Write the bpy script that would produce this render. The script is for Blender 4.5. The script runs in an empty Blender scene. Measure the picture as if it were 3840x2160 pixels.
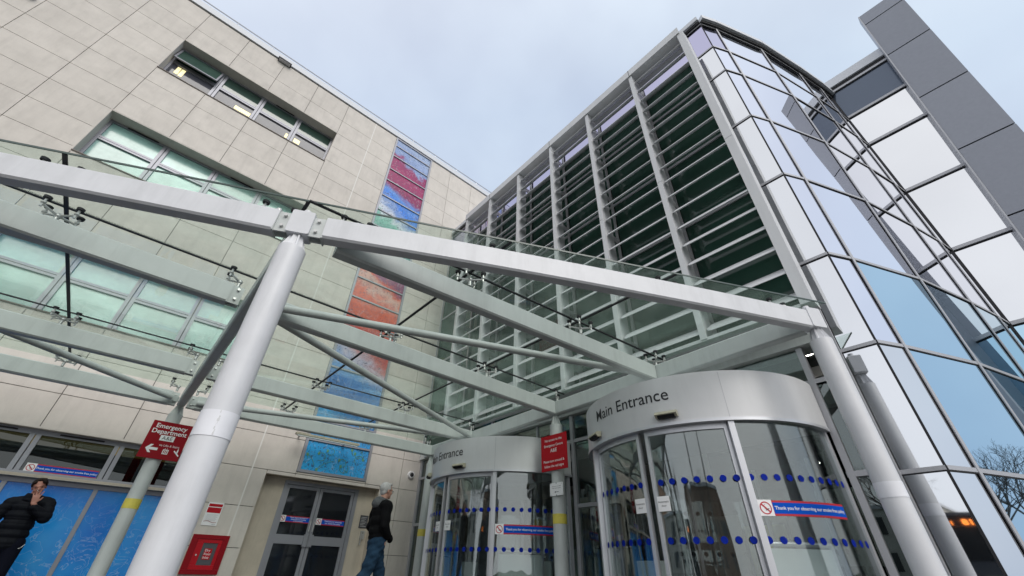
import bpy, bmesh, math, random
from mathutils import Vector, Matrix
R = math.radians
sc = bpy.context.scene
col = sc.collection
H = 0.55            # height of the lens above the paving; heights below are given from the lens

# ---------------------------------------------------------------- camera
cd = bpy.data.cameras.new('camera'); cam = bpy.data.objects.new('camera', cd); col.objects.link(cam)
cd.sensor_width = 36.0; cd.lens = 36.0 * 1527.1 / 3840.0
cd.clip_start = 0.05; cd.clip_end = 1000
M = Matrix(((0.7474166, -0.3948046, -0.5343199, 0), (-0.6640490, -0.4195270, -0.6188991, 0),
            (0.0201826, 0.8173900, -0.5757310, H), (0, 0, 0, 1)))
q = M.to_quaternion(); cam.location = (0, 0, H); cam.rotation_mode = 'QUATERNION'; cam.rotation_quaternion = q
sc.camera = cam

# ---------------------------------------------------------------- sky and sun
SUN = Vector((-0.12, -0.80, 0.60)).normalized(); BRIGHT = Vector((-0.62, -0.50, 0.60)).normalized()   # the brightest part of the cloud lies further left
w = bpy.data.worlds.new('World'); sc.world = w; w.use_nodes = True
nt = w.node_tree; nt.nodes.clear()
def N(nt, t, **k):
    n = nt.nodes.new(t)
    for a, b in k.items():
        if a.startswith('i_'): n.inputs[a[2:].replace('_', ' ')].default_value = b
        else: setattr(n, a, b)
    return n
L = nt.links.new
out = N(nt, 'ShaderNodeOutputWorld')
sky = N(nt, 'ShaderNodeTexSky', sky_type='NISHITA', sun_disc=False)
sky.sun_elevation = math.asin(SUN.z); sky.sun_rotation = math.atan2(SUN.x, SUN.y); sky.air_density = 1.0; sky.dust_density = 3.0
bg1 = N(nt, 'ShaderNodeBackground'); bg1.inputs[1].default_value = 0.10; L(sky.outputs[0], bg1.inputs[0])
tc = N(nt, 'ShaderNodeTexCoord')
no = N(nt, 'ShaderNodeTexNoise'); no.inputs['Scale'].default_value = 1.3; no.inputs['Detail'].default_value = 4; no.inputs['Roughness'].default_value = .55
L(tc.outputs['Generated'], no.inputs['Vector'])
cr = N(nt, 'ShaderNodeValToRGB'); cr.color_ramp.elements[0].position = .3; cr.color_ramp.elements[0].color = (.63, .735, .95, 1)
cr.color_ramp.elements[1].position = .7; cr.color_ramp.elements[1].color = (.715, .835, .965, 1)
L(no.outputs[0], cr.inputs[0])
dt = N(nt, 'ShaderNodeVectorMath', operation='DOT_PRODUCT'); dt.inputs[1].default_value = BRIGHT
L(tc.outputs['Generated'], dt.inputs[0])
mr = N(nt, 'ShaderNodeMapRange'); mr.inputs[1].default_value = 0.1; mr.inputs[2].default_value = 1.0; mr.inputs[3].default_value = 0.0; mr.inputs[4].default_value = 1.0
L(dt.outputs['Value'], mr.inputs[0])
glow = N(nt, 'ShaderNodeMixRGB', blend_type='MIX'); glow.inputs[2].default_value = (1.22, 1.22, 1.24, 1)
no2 = N(nt, 'ShaderNodeTexNoise'); no2.inputs['Scale'].default_value = 2.6; no2.inputs['Detail'].default_value = 5; no2.inputs['Roughness'].default_value = .5
L(tc.outputs['Generated'], no2.inputs['Vector'])
cm_ = N(nt, 'ShaderNodeMapRange'); cm_.inputs[1].default_value = .35; cm_.inputs[2].default_value = .65; cm_.inputs[3].default_value = .93; cm_.inputs[4].default_value = 1.05
L(no2.outputs[0], cm_.inputs[0])
cs_ = N(nt, 'ShaderNodeVectorMath', operation='SCALE'); L(glow.outputs[0], cs_.inputs[0]); L(cm_.outputs[0], cs_.inputs['Scale'])
L(mr.outputs[0], glow.inputs[0]); L(cr.outputs[0], glow.inputs[1])
bg2 = N(nt, 'ShaderNodeBackground'); bg2.inputs[1].default_value = 1.0; L(cs_.outputs[0], bg2.inputs[0])
mx = N(nt, 'ShaderNodeMixShader'); mx.inputs[0].default_value = 0.88
L(bg1.outputs[0], mx.inputs[1]); L(bg2.outputs[0], mx.inputs[2]); L(mx.outputs[0], out.inputs[0])
sl = bpy.data.lights.new('sun', 'SUN'); sl.energy = 1.5; sl.angle = R(34); sl.color = (1, .965, .91)
so = bpy.data.objects.new('sun', sl); col.objects.link(so); so.location = SUN * 60
so.rotation_euler = SUN.to_track_quat('Z', 'Y').to_euler()
vs = sc.view_settings; vs.view_transform = 'Standard'; vs.look = 'None'; vs.exposure = 0.0; vs.gamma = 1.0; vs.use_curve_mapping = False
sc.cycles.max_bounces = 10; sc.cycles.transparent_max_bounces = 24; sc.cycles.glossy_bounces = 5; sc.cycles.diffuse_bounces = 4

# ---------------------------------------------------------------- materials
MATS = {}
def new_mat(name):
    m = bpy.data.materials.new(name); m.use_nodes = True; m.node_tree.nodes.clear(); MATS[name] = m
    return m, m.node_tree
def pbr(name, c, rough=.5, metal=0.0, var=0.0, vs_=3.0, bump=0.0, bs=20.0, spec=.5, stain=0.0, attr=0.0, emit=None, wav=0.0, ws=.25):
    m, t = new_mat(name); L = t.links.new
    o = N(t, 'ShaderNodeOutputMaterial'); p = N(t, 'ShaderNodeBsdfPrincipled'); L(p.outputs[0], o.inputs[0])
    p.inputs['Base Color'].default_value = (*c, 1); p.inputs['Roughness'].default_value = rough; p.inputs['Metallic'].default_value = metal
    p.inputs['Specular IOR Level'].default_value = spec
    g = N(t, 'ShaderNodeNewGeometry'); cur = None
    if var or stain or attr:
        rgb = N(t, 'ShaderNodeRGB'); rgb.outputs[0].default_value = (*c, 1); cur = rgb.outputs[0]
        def mul(fac_out, lo, hi, pl=.3, ph=.7):
            nonlocal cur
            r = N(t, 'ShaderNodeMapRange'); r.inputs[1].default_value = pl; r.inputs[2].default_value = ph; r.inputs[3].default_value = lo; r.inputs[4].default_value = hi
            L(fac_out, r.inputs[0]); mm = N(t, 'ShaderNodeVectorMath', operation='SCALE'); L(cur, mm.inputs[0]); L(r.outputs[0], mm.inputs['Scale']); cur = mm.outputs[0]
        if var:
            n = N(t, 'ShaderNodeTexNoise'); n.inputs['Scale'].default_value = vs_; n.inputs['Detail'].default_value = 8; n.inputs['Roughness'].default_value = .62
            L(g.outputs['Position'], n.inputs['Vector']); mul(n.outputs[0], 1 - var, 1 + var)
        if attr:
            a = N(t, 'ShaderNodeAttribute', attribute_name='rnd'); mul(a.outputs['Fac'], 1 - attr, 1 + attr, 0, 1)
        if stain:
            mp = N(t, 'ShaderNodeMapping'); mp.inputs['Scale'].default_value = (5, 5, .7); L(g.outputs['Position'], mp.inputs[0])
            n = N(t, 'ShaderNodeTexNoise'); n.inputs['Scale'].default_value = 1.2; n.inputs['Detail'].default_value = 9; n.inputs['Roughness'].default_value = .7
            L(mp.outputs[0], n.inputs['Vector']); mul(n.outputs[0], 1 - stain, 1.0, .34, .52)
        L(cur, p.inputs['Base Color'])
    if bump:
        n = N(t, 'ShaderNodeTexNoise'); n.inputs['Scale'].default_value = bs; n.inputs['Detail'].default_value = 5; L(g.outputs['Position'], n.inputs['Vector'])
        b = N(t, 'ShaderNodeBump'); b.inputs['Strength'].default_value = bump; b.inputs['Distance'].default_value = .01; L(n.outputs[0], b.inputs['Height']); L(b.outputs[0], p.inputs['Normal'])
    if wav:
        n = N(t, 'ShaderNodeTexNoise'); n.inputs['Scale'].default_value = ws; n.inputs['Detail'].default_value = 0; L(g.outputs['Position'], n.inputs['Vector'])
        b = N(t, 'ShaderNodeBump'); b.inputs['Strength'].default_value = 1.0; b.inputs['Distance'].default_value = wav; L(n.outputs[0], b.inputs['Height']); L(b.outputs[0], p.inputs['Normal'])
    if emit:
        p.inputs['Emission Color'].default_value = (*emit[0], 1); p.inputs['Emission Strength'].default_value = emit[1]
    return m
def glassy(name, tint, refl=1.5, gl=(.9, .95, .93), haze=0.0, hz=(.5, .6, .55), base=0.0, wav=0.0, ws=1.0, hs=1.2):
    """see-through sheet: tinted transmission, mirror reflection by angle, and a thin film of dirt"""
    m, t = new_mat(name); L = t.links.new
    o = N(t, 'ShaderNodeOutputMaterial'); tr = N(t, 'ShaderNodeBsdfTransparent'); tr.inputs[0].default_value = (*tint, 1)
    gs = N(t, 'ShaderNodeBsdfGlossy'); gs.inputs[0].default_value = (*gl, 1); gs.inputs['Roughness'].default_value = .01
    g = N(t, 'ShaderNodeNewGeometry')      # Schlick reflectance, the same from both sides of the sheet
    f0 = ((refl-1)/(refl+1))**2 + base
    dp = N(t, 'ShaderNodeVectorMath', operation='DOT_PRODUCT'); L(g.outputs['Normal'], dp.inputs[0]); L(g.outputs['Incoming'], dp.inputs[1])
    ab_ = N(t, 'ShaderNodeMath', operation='ABSOLUTE'); L(dp.outputs['Value'], ab_.inputs[0])
    om = N(t, 'ShaderNodeMath', operation='SUBTRACT'); om.use_clamp = True; om.inputs[0].default_value = 1.0; L(ab_.outputs[0], om.inputs[1])
    pw_ = N(t, 'ShaderNodeMath', operation='POWER'); pw_.inputs[1].default_value = 5.0; L(om.outputs[0], pw_.inputs[0])
    ad = N(t, 'ShaderNodeMath', operation='MULTIPLY_ADD'); ad.use_clamp = True; ad.inputs[1].default_value = 1-f0; ad.inputs[2].default_value = f0; L(pw_.outputs[0], ad.inputs[0])
    if wav:
        n = N(t, 'ShaderNodeTexNoise'); n.inputs['Scale'].default_value = ws; n.inputs['Detail'].default_value = 1
        mp_ = N(t, 'ShaderNodeMapping'); mp_.inputs['Scale'].default_value = (1, 1, .12); L(g.outputs['Position'], mp_.inputs[0]); L(mp_.outputs[0], n.inputs['Vector'])
        b = N(t, 'ShaderNodeBump'); b.inputs['Strength'].default_value = 1.0; b.inputs['Distance'].default_value = wav; L(n.outputs[0], b.inputs['Height']); L(b.outputs[0], gs.inputs['Normal'])
    m1 = N(t, 'ShaderNodeMixShader'); L(ad.outputs[0], m1.inputs[0]); L(tr.outputs[0], m1.inputs[1]); L(gs.outputs[0], m1.inputs[2])
    last = m1
    if haze:
        df = N(t, 'ShaderNodeBsdfDiffuse'); df.inputs[0].default_value = (*hz, 1)
        tl = N(t, 'ShaderNodeBsdfTranslucent'); tl.inputs[0].default_value = (*hz, 1)
        ms = N(t, 'ShaderNodeMixShader'); ms.inputs[0].default_value = .5; L(df.outputs[0], ms.inputs[1]); L(tl.outputs[0], ms.inputs[2])
        n = N(t, 'ShaderNodeTexNoise'); n.inputs['Scale'].default_value = hs; n.inputs['Detail'].default_value = 9; n.inputs['Roughness'].default_value = .68; L(g.outputs['Position'], n.inputs['Vector'])
        r = N(t, 'ShaderNodeMapRange'); r.inputs[1].default_value = .3; r.inputs[2].default_value = .7; r.inputs[3].default_value = haze * .45; r.inputs[4].default_value = haze * 1.6; L(n.outputs[0], r.inputs[0])
        m2 = N(t, 'ShaderNodeMixShader'); L(r.outputs[0], m2.inputs[0]); L(m1.outputs[0], m2.inputs[1]); L(ms.outputs[0], m2.inputs[2]); last = m2
    L(last.outputs[0], o.inputs[0]); return m

pbr('stone', (.62, .578, .530), .85, var=.075, vs_=2.6, bump=.15, bs=60, attr=.03, stain=.09)
pbr('stone_brown', (.52, .46, .38), .88, var=.10, vs_=2.5, bump=.15, bs=50, stain=.12)  # browner and darker than the main stone, with random streaks
pbr('glass_edge', (.05, .08, .07), .3)
pbr('joint', (.16, .15, .145), .9)
pbr('sealant', (.74, .72, .69), .8)
pbr('coping', (.62, .64, .68), .45)
pbr('window_metal', (.30, .305, .34), .42, .35)
pbr('sill_metal', (.14, .115, .10), .6)
pbr('dark_gap', (.02, .02, .024), .7)
pbr('white_paint', (.67, .68, .705), .42, var=.045, vs_=4, bump=.05, bs=220, stain=.09)
pbr('canopy_paint_shaded', (.54, .57, .56), .42, var=.05, vs_=3, bump=.05, bs=160, stain=.10)  # white steel toned darker and greener for light through the green glass
pbr('tape_white', (.80, .81, .85), .5, var=.04, vs_=8)
pbr('tape_yellow', (.70, .60, .10), .55, var=.12, vs_=9)
pbr('steel', (.55, .55, .54), .32, .55, var=.08, vs_=20)
pbr('rubber', (.015, .015, .02), .6)
pbr('louvre_paint', (.63, .64, .655), .45, .05, stain=.06)
pbr('fascia_silver', (.61, .615, .625), .42, .12, var=.03, vs_=2, stain=.05)
pbr('frame_silver', (.60, .61, .64), .35, .5, stain=.05)
pbr('mullion', (.44, .445, .47), .42, .3)
pbr('pier_metal', (.245, .262, .305), .45, .3, var=.04, vs_=14, attr=.07)
pbr('pier_edge', (.45, .46, .49), .5, .3)
pbr('panel_white_glass', (.72, .73, .745), .03, 1.0, wav=.04, ws=.45)
pbr('panel_lilac_glass', (.47, .455, .61), .02, 1.0, wav=.06, ws=.3)
pbr('mirror_glass', (.76, .78, .86), .012, 1.0, wav=.022, ws=.28)
pbr('mirror_blue_glass', (.42, .60, .72), .012, 1.0, wav=.03, ws=.28)
pbr('slate_glass', (.10, .125, .17), .15, .5)
pbr('interior_dark', (.035, .04, .042), .8)
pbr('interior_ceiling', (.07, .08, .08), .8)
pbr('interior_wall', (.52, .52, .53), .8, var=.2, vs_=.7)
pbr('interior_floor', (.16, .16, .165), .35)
pbr('lamp_white', (.9, .9, .85), .5, emit=((1, .96, .86), 22.0))
pbr('lamp_yellow', (.9, .8, .4), .5, emit=((1, .86, .45), 1.0))
pbr('barrier_white', (.78, .85, .83), .35)
pbr('hi_vis', (.55, .60, .02), .7)
pbr('sign_red', (.27, .003, .010), .4, spec=.15)
pbr('sign_red_bright', (.46, .005, .014), .4, spec=.2)
pbr('sign_white', (.85, .85, .86), .45)
pbr('ink', (.012, .012, .015), .6)
pbr('ink_red', (.50, .01, .03), .5)
pbr('banner_blue', (.002, .085, .52), .6, spec=.08)
pbr('dot_blue', (.004, .020, .28), .6, spec=.08)
pbr('sensor_beige', (.42, .40, .30), .45, stain=.3)
pbr('plaque_grey', (.07, .07, .08), .4)
pbr('door_dark', (.012, .014, .018), .05, spec=.6)
pbr('paving', (.075, .072, .07), .9, var=.12, vs_=1.5, bump=.2, bs=40)
pbr('asphalt', (.05, .05, .052), .9, var=.15, vs_=2)
pbr('skin', (.50, .27, .20), .55, var=.05, vs_=30)
pbr('skin_ruddy', (.44, .20, .15), .55, var=.05, vs_=30)
pbr('hair_brown', (.020, .012, .009), .65, spec=.2, bump=.5, bs=180)
pbr('hair_white', (.50, .49, .48), .7, var=.18, vs_=60, bump=.5, bs=220)
pbr('cloth_black', (.006, .006, .007), .9, spec=.15, bump=.4, bs=14)
pbr('puffer_black', (.006, .007, .011), .62, spec=.12)
pbr('hood_grey', (.10, .105, .11), .9, bump=.4, bs=40)
pbr('denim', (.020, .047, .085), .9, spec=.1, var=.35, vs_=9, bump=.5, bs=16)
pbr('trousers_navy', (.006, .007, .015), .9, spec=.12, bump=.3, bs=12)
pbr('shoe', (.02, .02, .02), .6)
pbr('bark', (.11, .095, .085), .9)
pbr('grass', (.05, .07, .03), .95, var=.3, vs_=1)
pbr('bus_dark', (.015, .017, .02), .15)
pbr('bus_paint', (.05, .055, .07), .3)
pbr('display_orange', (.3, .08, .01), .5, emit=((1, .25, .04), 3.5))
pbr('cigarette_paper', (.85, .83, .8), .6)
pbr('mint_pane', (.33, .55, .50), .16, var=.40, vs_=.8, attr=.08, spec=.9)
pbr('grey_pane', (.10, .102, .122), .08, var=.25, vs_=1.1, spec=.45)
pbr('green_pane', (.045, .085, .07), .08, var=.2, vs_=2, spec=.9)
pbr('dark_green_glass', (.026, .066, .050), .07, spec=.35, var=.25, vs_=.5)
glassy('canopy_glass', (.935, .98, .957), 1.33, haze=.07, hz=(.50, .60, .53), gl=(.8, .95, .88), hs=2.6)
glassy('lobby_glass', (.55, .62, .60), 1.75, base=.05, wav=.01, ws=.6)
glassy('drum_glass', (.80, .83, .83), 1.6, base=.09, wav=.012, ws=4.0)
glassy('window_glass', (.35, .38, .38), 1.5, base=.03)

def art_material():
    m, t = new_mat('art_glass'); L = t.links.new
    o = N(t, 'ShaderNodeOutputMaterial'); p = N(t, 'ShaderNodeBsdfPrincipled'); L(p.outputs[0], o.inputs[0]); p.inputs['Roughness'].default_value = .22
    g = N(t, 'ShaderNodeNewGeometry'); sp = N(t, 'ShaderNodeSeparateXYZ'); L(g.outputs['Position'], sp.inputs[0])
    n1 = N(t, 'ShaderNodeTexNoise'); n1.inputs['Scale'].default_value = 1.5; n1.inputs['Detail'].default_value = 6; n1.inputs['Distortion'].default_value = .8; L(g.outputs['Position'], n1.inputs['Vector'])
    a = N(t, 'ShaderNodeMath', operation='MULTIPLY_ADD'); a.inputs[1].default_value = 1.5; L(n1.outputs[0], a.inputs[0]); L(sp.outputs[2], a.inputs[2])
    a2 = N(t, 'ShaderNodeMath', operation='MULTIPLY_ADD'); a2.inputs[1].default_value = .45; L(sp.outputs[0], a2.inputs[0]); L(a.outputs[0], a2.inputs[2])
    # offset: +1.1*.5 noise + .45*3.85 = 2.28 ; z here is height over ground
    r = N(t, 'ShaderNodeMapRange'); r.inputs[1].default_value = 2.48 + H + 1.8; r.inputs[2].default_value = 2.48 + H + 14.8; L(a2.outputs[0], r.inputs[0])
    cr = N(t, 'ShaderNodeValToRGB'); e = cr.color_ramp.elements
    stops = [(0, (.03, .36, .72)), (.10, (.05, .33, .70)), (.13, (.03, .14, .42)), (.17, (.06, .22, .58)), (.205, (.12, .32, .66)), (.235, (.55, .50, .62)), (.262, (.55, .14, .12)), (.30, (.52, .04, .03)), (.34, (.62, .09, .04)),
             (.40, (.74, .15, .09)), (.435, (.66, .42, .36)), (.455, (.68, .12, .07)), (.475, (.26, .07, .15)), (.52, (.26, .07, .17)), (.56, (.20, .12, .22)), (.60, (.16, .38, .34)), (.64, (.20, .50, .40)), (.665, (.62, .68, .74)), (.69, (.22, .34, .60)), (.715, (.04, .22, .75)), (.75, (.10, .28, .70)),
             (.775, (.25, .02, .10)), (.84, (.36, .03, .13)), (.90, (.30, .02, .12)), (.915, (.24, .34, .60)), (1, (.36, .46, .66))]
    e[0].position, e[0].color = stops[0][0], (*stops[0][1], 1); e[1].position, e[1].color = 1, (*stops[-1][1], 1)
    for s in stops[1:-1]:
        x = e.new(s[0]); x.color = (*s[1], 1)
    L(r.outputs[0], cr.inputs[0])
    # painterly flecks, strong in the blue and white parts, and thin dark strokes
    n2 = N(t, 'ShaderNodeTexNoise'); n2.inputs['Scale'].default_value = 5.5; n2.inputs['Detail'].default_value = 8; n2.inputs['Roughness'].default_value = .7; n2.inputs['Distortion'].default_value = 1.6; L(g.outputs['Position'], n2.inputs['Vector'])
    f = N(t, 'ShaderNodeMapRange'); f.inputs[1].default_value = .55; f.inputs[2].default_value = .64; f.inputs[3].default_value = 0; f.inputs[4].default_value = .30; L(n2.outputs[0], f.inputs[0])
    m1 = N(t, 'ShaderNodeMixRGB'); m1.inputs[2].default_value = (.70, .74, .78, 1); L(f.outputs[0], m1.inputs[0]); L(cr.outputs[0], m1.inputs[1])
    n3 = N(t, 'ShaderNodeTexNoise'); n3.inputs['Scale'].default_value = 13; n3.inputs['Detail'].default_value = 4; n3.inputs['Distortion'].default_value = 2.5; L(g.outputs['Position'], n3.inputs['Vector'])
    f3 = N(t, 'ShaderNodeMapRange'); f3.inputs[1].default_value = .435; f3.inputs[2].default_value = .38; f3.inputs[3].default_value = 0; f3.inputs[4].default_value = .8; L(n3.outputs[0], f3.inputs[0])
    m2 = N(t, 'ShaderNodeMixRGB'); m2.inputs[2].default_value = (.05, .06, .12, 1); L(f3.outputs[0], m2.inputs[0]); L(m1.outputs[0], m2.inputs[1])
    L(m2.outputs[0], p.inputs['Base Color'])
art_material()
def film_material():
    m, t = new_mat('blue_film'); L = t.links.new
    o = N(t, 'ShaderNodeOutputMaterial'); p = N(t, 'ShaderNodeBsdfPrincipled'); L(p.outputs[0], o.inputs[0]); p.inputs['Roughness'].default_value = .16; p.inputs['Specular IOR Level'].default_value = .3
    g = N(t, 'ShaderNodeNewGeometry')
    n1 = N(t, 'ShaderNodeTexNoise'); n1.inputs['Scale'].default_value = 1.1; n1.inputs['Detail'].default_value = 4; L(g.outputs['Position'], n1.inputs['Vector'])
    cr = N(t, 'ShaderNodeValToRGB'); e = cr.color_ramp.elements; e[0].position = .3; e[0].color = (.002, .13, .62, 1); e[1].position = .72; e[1].color = (.03, .36, .85, 1)
    L(n1.outputs[0], cr.inputs[0])
    n2 = N(t, 'ShaderNodeTexNoise'); n2.inputs['Scale'].default_value = 3.2; n2.inputs['Detail'].default_value = 7; n2.inputs['Distortion'].default_value = 2.2; L(g.outputs['Position'], n2.inputs['Vector'])
    sp = N(t, 'ShaderNodeSeparateXYZ'); L(g.outputs['Position'], sp.inputs[0])
    ab = N(t, 'ShaderNodeMath', operation='SUBTRACT'); ab.inputs[1].default_value = .5; L(n2.outputs[0], ab.inputs[0])
    ab2 = N(t, 'ShaderNodeMath', operation='ABSOLUTE'); L(ab.outputs[0], ab2.inputs[0])
    f = N(t, 'ShaderNodeMapRange'); f.inputs[1].default_value = .016; f.inputs[2].default_value = .004; f.inputs[3].default_value = 0; f.inputs[4].default_value = .38; L(ab2.outputs[0], f.inputs[0])
    hgt = N(t, 'ShaderNodeMapRange'); hgt.inputs[1].default_value = 1.5; hgt.inputs[2].default_value = .7; hgt.inputs[3].default_value = .25; hgt.inputs[4].default_value = 1; L(sp.outputs[2], hgt.inputs[0])
    mu = N(t, 'ShaderNodeMath', operation='MULTIPLY'); L(f.outputs[0], mu.inputs[0]); L(hgt.outputs[0], mu.inputs[1])
    m1 = N(t, 'ShaderNodeMixRGB'); m1.inputs[2].default_value = (.55, .70, .88, 1); L(mu.outputs[0], m1.inputs[0]); L(cr.outputs[0], m1.inputs[1])
    L(m1.outputs[0], p.inputs['Base Color'])
film_material()

# ---------------------------------------------------------------- helpers
class MB:
    def __init__(s): s.v = []; s.f = []; s.r = []
    def add(s, vs_, fs, rnd=None):
        b = len(s.v); s.v += [tuple(x) for x in vs_]; s.f += [tuple(i + b for i in f) for f in fs]
        rr = random.random() if rnd is None else rnd; s.r += [rr] * len(fs)
        return s
    def box(s, x0, x1, y0, y1, z0, z1):
        return s.add([(x0,y0,z0),(x1,y0,z0),(x1,y1,z0),(x0,y1,z0),(x0,y0,z1),(x1,y0,z1),(x1,y1,z1),(x0,y1,z1)],
                     [(0,3,2,1),(4,5,6,7),(0,1,5,4),(1,2,6,5),(2,3,7,6),(3,0,4,7)])
    def obox(s, o, ax, ay, az):
        o, ax, ay, az = map(Vector, (o, ax, ay, az)); P = []
        for k in (0, 1):
            for a, b in ((0,0),(1,0),(1,1),(0,1)): P.append(o + ax*a + ay*b + az*k)
        return s.add(P, [(0,3,2,1),(4,5,6,7),(0,1,5,4),(1,2,6,5),(2,3,7,6),(3,0,4,7)])
    def quad(s, a, b, c, d): return s.add([a, b, c, d], [(0,1,2,3)])
    def prism(s, poly, ext):
        n = len(poly); e = Vector(ext); P = [Vector(p) for p in poly]; P2 = [p + e for p in P]
        return s.add(P + P2, [tuple(range(n))[::-1], tuple(range(n, 2*n))] + [(i, (i+1)%n, (i+1)%n+n, i+n) for i in range(n)])
    def tube(s, p0, p1, r0, r1=None, n=16, caps=True):
        r1 = r0 if r1 is None else r1; p0, p1 = Vector(p0), Vector(p1); d = (p1-p0).normalized()
        u = d.orthogonal().normalized(); v = d.cross(u); P = []
        for c, r in ((p0, r0), (p1, r1)):
            for i in range(n):
                a = 2*math.pi*i/n; P.append(c + u*math.cos(a)*r + v*math.sin(a)*r)
        F = [(i, (i+1)%n, (i+1)%n+n, i+n) for i in range(n)]
        if caps: F += [tuple(range(n))[::-1], tuple(range(n, 2*n))]
        return s.add(P, F)
    def path(s, pts, r, n=10):
        for a, b in zip(pts[:-1], pts[1:]): s.tube(a, b, r, n=n)
        return s
    def ball(s, c, r, n=12, m=8, sc_=(1,1,1), rot=None):
        P = []; c = Vector(c)
        for j in range(m+1):
            t = math.pi*j/m
            for i in range(n):
                a = 2*math.pi*i/n; v = Vector((math.sin(t)*math.cos(a)*sc_[0], math.sin(t)*math.sin(a)*sc_[1], math.cos(t)*sc_[2]))*r
                if rot: v = rot @ v
                P.append(c+v)
        F = []
        for j in range(m):
            for i in range(n): F.append((j*n+i, (j+1)*n+i, (j+1)*n+(i+1)%n, j*n+(i+1)%n))
        return s.add(P, F)
    def sweep(s, pts, prof, up=(0,0,1)):
        """closed profile [(side, up)] swept along pts"""
        up = Vector(up); n = len(prof); P = []
        pts = [Vector(p) for p in pts]
        for i, p in enumerate(pts):
            d = (pts[min(i+1, len(pts)-1)] - pts[max(i-1, 0)]).normalized(); sd = d.cross(up).normalized(); u2 = sd.cross(d)
            for a, b in prof: P.append(p + sd*a + u2*b)
        F = []
        for i in range(len(pts)-1):
            for k in range(n): F.append((i*n+k, i*n+(k+1)%n, (i+1)*n+(k+1)%n, (i+1)*n+k))
        F += [tuple(range(n))[::-1], tuple(range((len(pts)-1)*n, len(pts)*n))]
        return s.add(P, F)
    def arc(s, cx, cy, r0, r1, a0, a1, z0, z1, n=48):
        """solid curved band between radii r0<r1, angles in degrees"""
        P = []; F = []
        for i in range(n+1):
            a = R(a0 + (a1-a0)*i/n); c, t = math.cos(a), math.sin(a)
            for r, z in ((r0, z0), (r1, z0), (r1, z1), (r0, z1)): P.append((cx+r*c, cy+r*t, z))
        for i in range(n):
            b = i*4; e = b+4
            F += [(b, b+1, e+1, e), (b+1, b+2, e+2, e+1), (b+2, b+3, e+3, e+2), (b+3, b, e, e+3)]
        F += [(0, 3, 2, 1), (n*4, n*4+1, n*4+2, n*4+3)]
        return s.add(P, F)
    def text(s, body, size, fn, cx=True, spacing=1.0, bold=0.0):
        vs_, fs = text_geo(body, spacing, bold)
        xs = [v[0] for v in vs_]; w_ = max(xs) + min(xs) if xs else 0
        off = w_/2 if cx else 0
        return s.add([fn((v[0]-off)*size, v[1]*size) for v in vs_], fs)
    def build(s, name, m, parent=None, smooth=False, lift=H):
        me = bpy.data.meshes.new(name)
        base = Vector((0, 0, 0))
        if parent is not None:
            p = parent
            while p is not None: base += p.location; p = p.parent
        me.from_pydata([(x-base.x, y-base.y, z+lift-base.z) for x, y, z in s.v], [], s.f); me.update()
        b = bmesh.new(); b.from_mesh(me); bmesh.ops.recalc_face_normals(b, faces=b.faces); b.to_mesh(me); b.free()
        at = me.attributes.new('rnd', 'FLOAT', 'FACE')
        if len(at.data) == len(s.r): at.data.foreach_set('value', s.r)
        me.materials.append(MATS[m])
        if smooth:
            me.polygons.foreach_set('use_smooth', [True]*len(me.polygons))
            try: me.set_sharp_from_angle(angle=R(35))
            except Exception: pass
        o = bpy.data.objects.new(name, me); col.objects.link(o)
        if parent is not None: o.parent = parent
        return o
_tc = {}
def text_geo(body, spacing=1.0, bold=0.0):
    k = (body, spacing, bold)
    if k in _tc: return _tc[k]
    c = bpy.data.curves.new('lettering_source', 'FONT'); c.body = body; c.size = 1.0; c.resolution_u = 3; c.space_character = spacing; c.offset = bold
    o = bpy.data.objects.new('lettering_source', c); col.objects.link(o)
    bpy.context.view_layer.update()
    me = bpy.data.meshes.new_from_object(o.evaluated_get(bpy.context.evaluated_depsgraph_get()))
    r = ([tuple(v.co) for v in me.vertices], [tuple(p.vertices) for p in me.polygons])
    bpy.data.objects.remove(o); bpy.data.curves.remove(c); bpy.data.meshes.remove(me)
    _tc[k] = r; return r
def tag(o, label=None, cat=None, group=None, kind=None):
    for k, v in (('label', label), ('category', cat), ('group', group), ('kind', kind)):
        if v: o[k] = v
    return o
def thing(name, loc, label, cat, group=None):
    o = bpy.data.objects.new(name, None); col.objects.link(o); o.location = (loc[0], loc[1], loc[2]+H); o.empty_display_size = .2
    return tag(o, label, cat, group)
def rects_minus(r, holes):
    rs = [r]
    for (a0, a1, b0, b1) in holes:
        nx = []
        for (x0, x1, z0, z1) in rs:
            if a1 <= x0 or a0 >= x1 or b1 <= z0 or b0 >= z1: nx.append((x0, x1, z0, z1)); continue
            if a0 > x0: nx.append((x0, a0, z0, z1))
            if a1 < x1: nx.append((a1, x1, z0, z1))
            c0, c1 = max(x0, a0), min(x1, a1)
            if b0 > z0: nx.append((c0, c1, z0, b0))
            if b1 < z1: nx.append((c0, c1, b1, z1))
        rs = nx
    return [r for r in rs if r[1]-r[0] > .03 and r[3]-r[2] > .03]
random.seed(7)
G = -H   # paving level

# ---------------------------------------------------------------- ground
o = MB().box(-400, 400, -400, 400, G-.3, G-.012).build('ground', 'grass'); tag(o, kind='structure')
o = MB().box(-9.5, 6.2, -6, 11.2, G-.2, G).build('pavement', 'paving'); tag(o, kind='structure')
o = MB().box(-60, -9.5, -80, 80, G-.2, G-.10).build('road', 'asphalt'); tag(o, kind='structure')
o = MB().box(-9.5, 60, -30, -6, G-.2, G-.004).build('path', 'paving'); tag(o, kind='structure')

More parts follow.
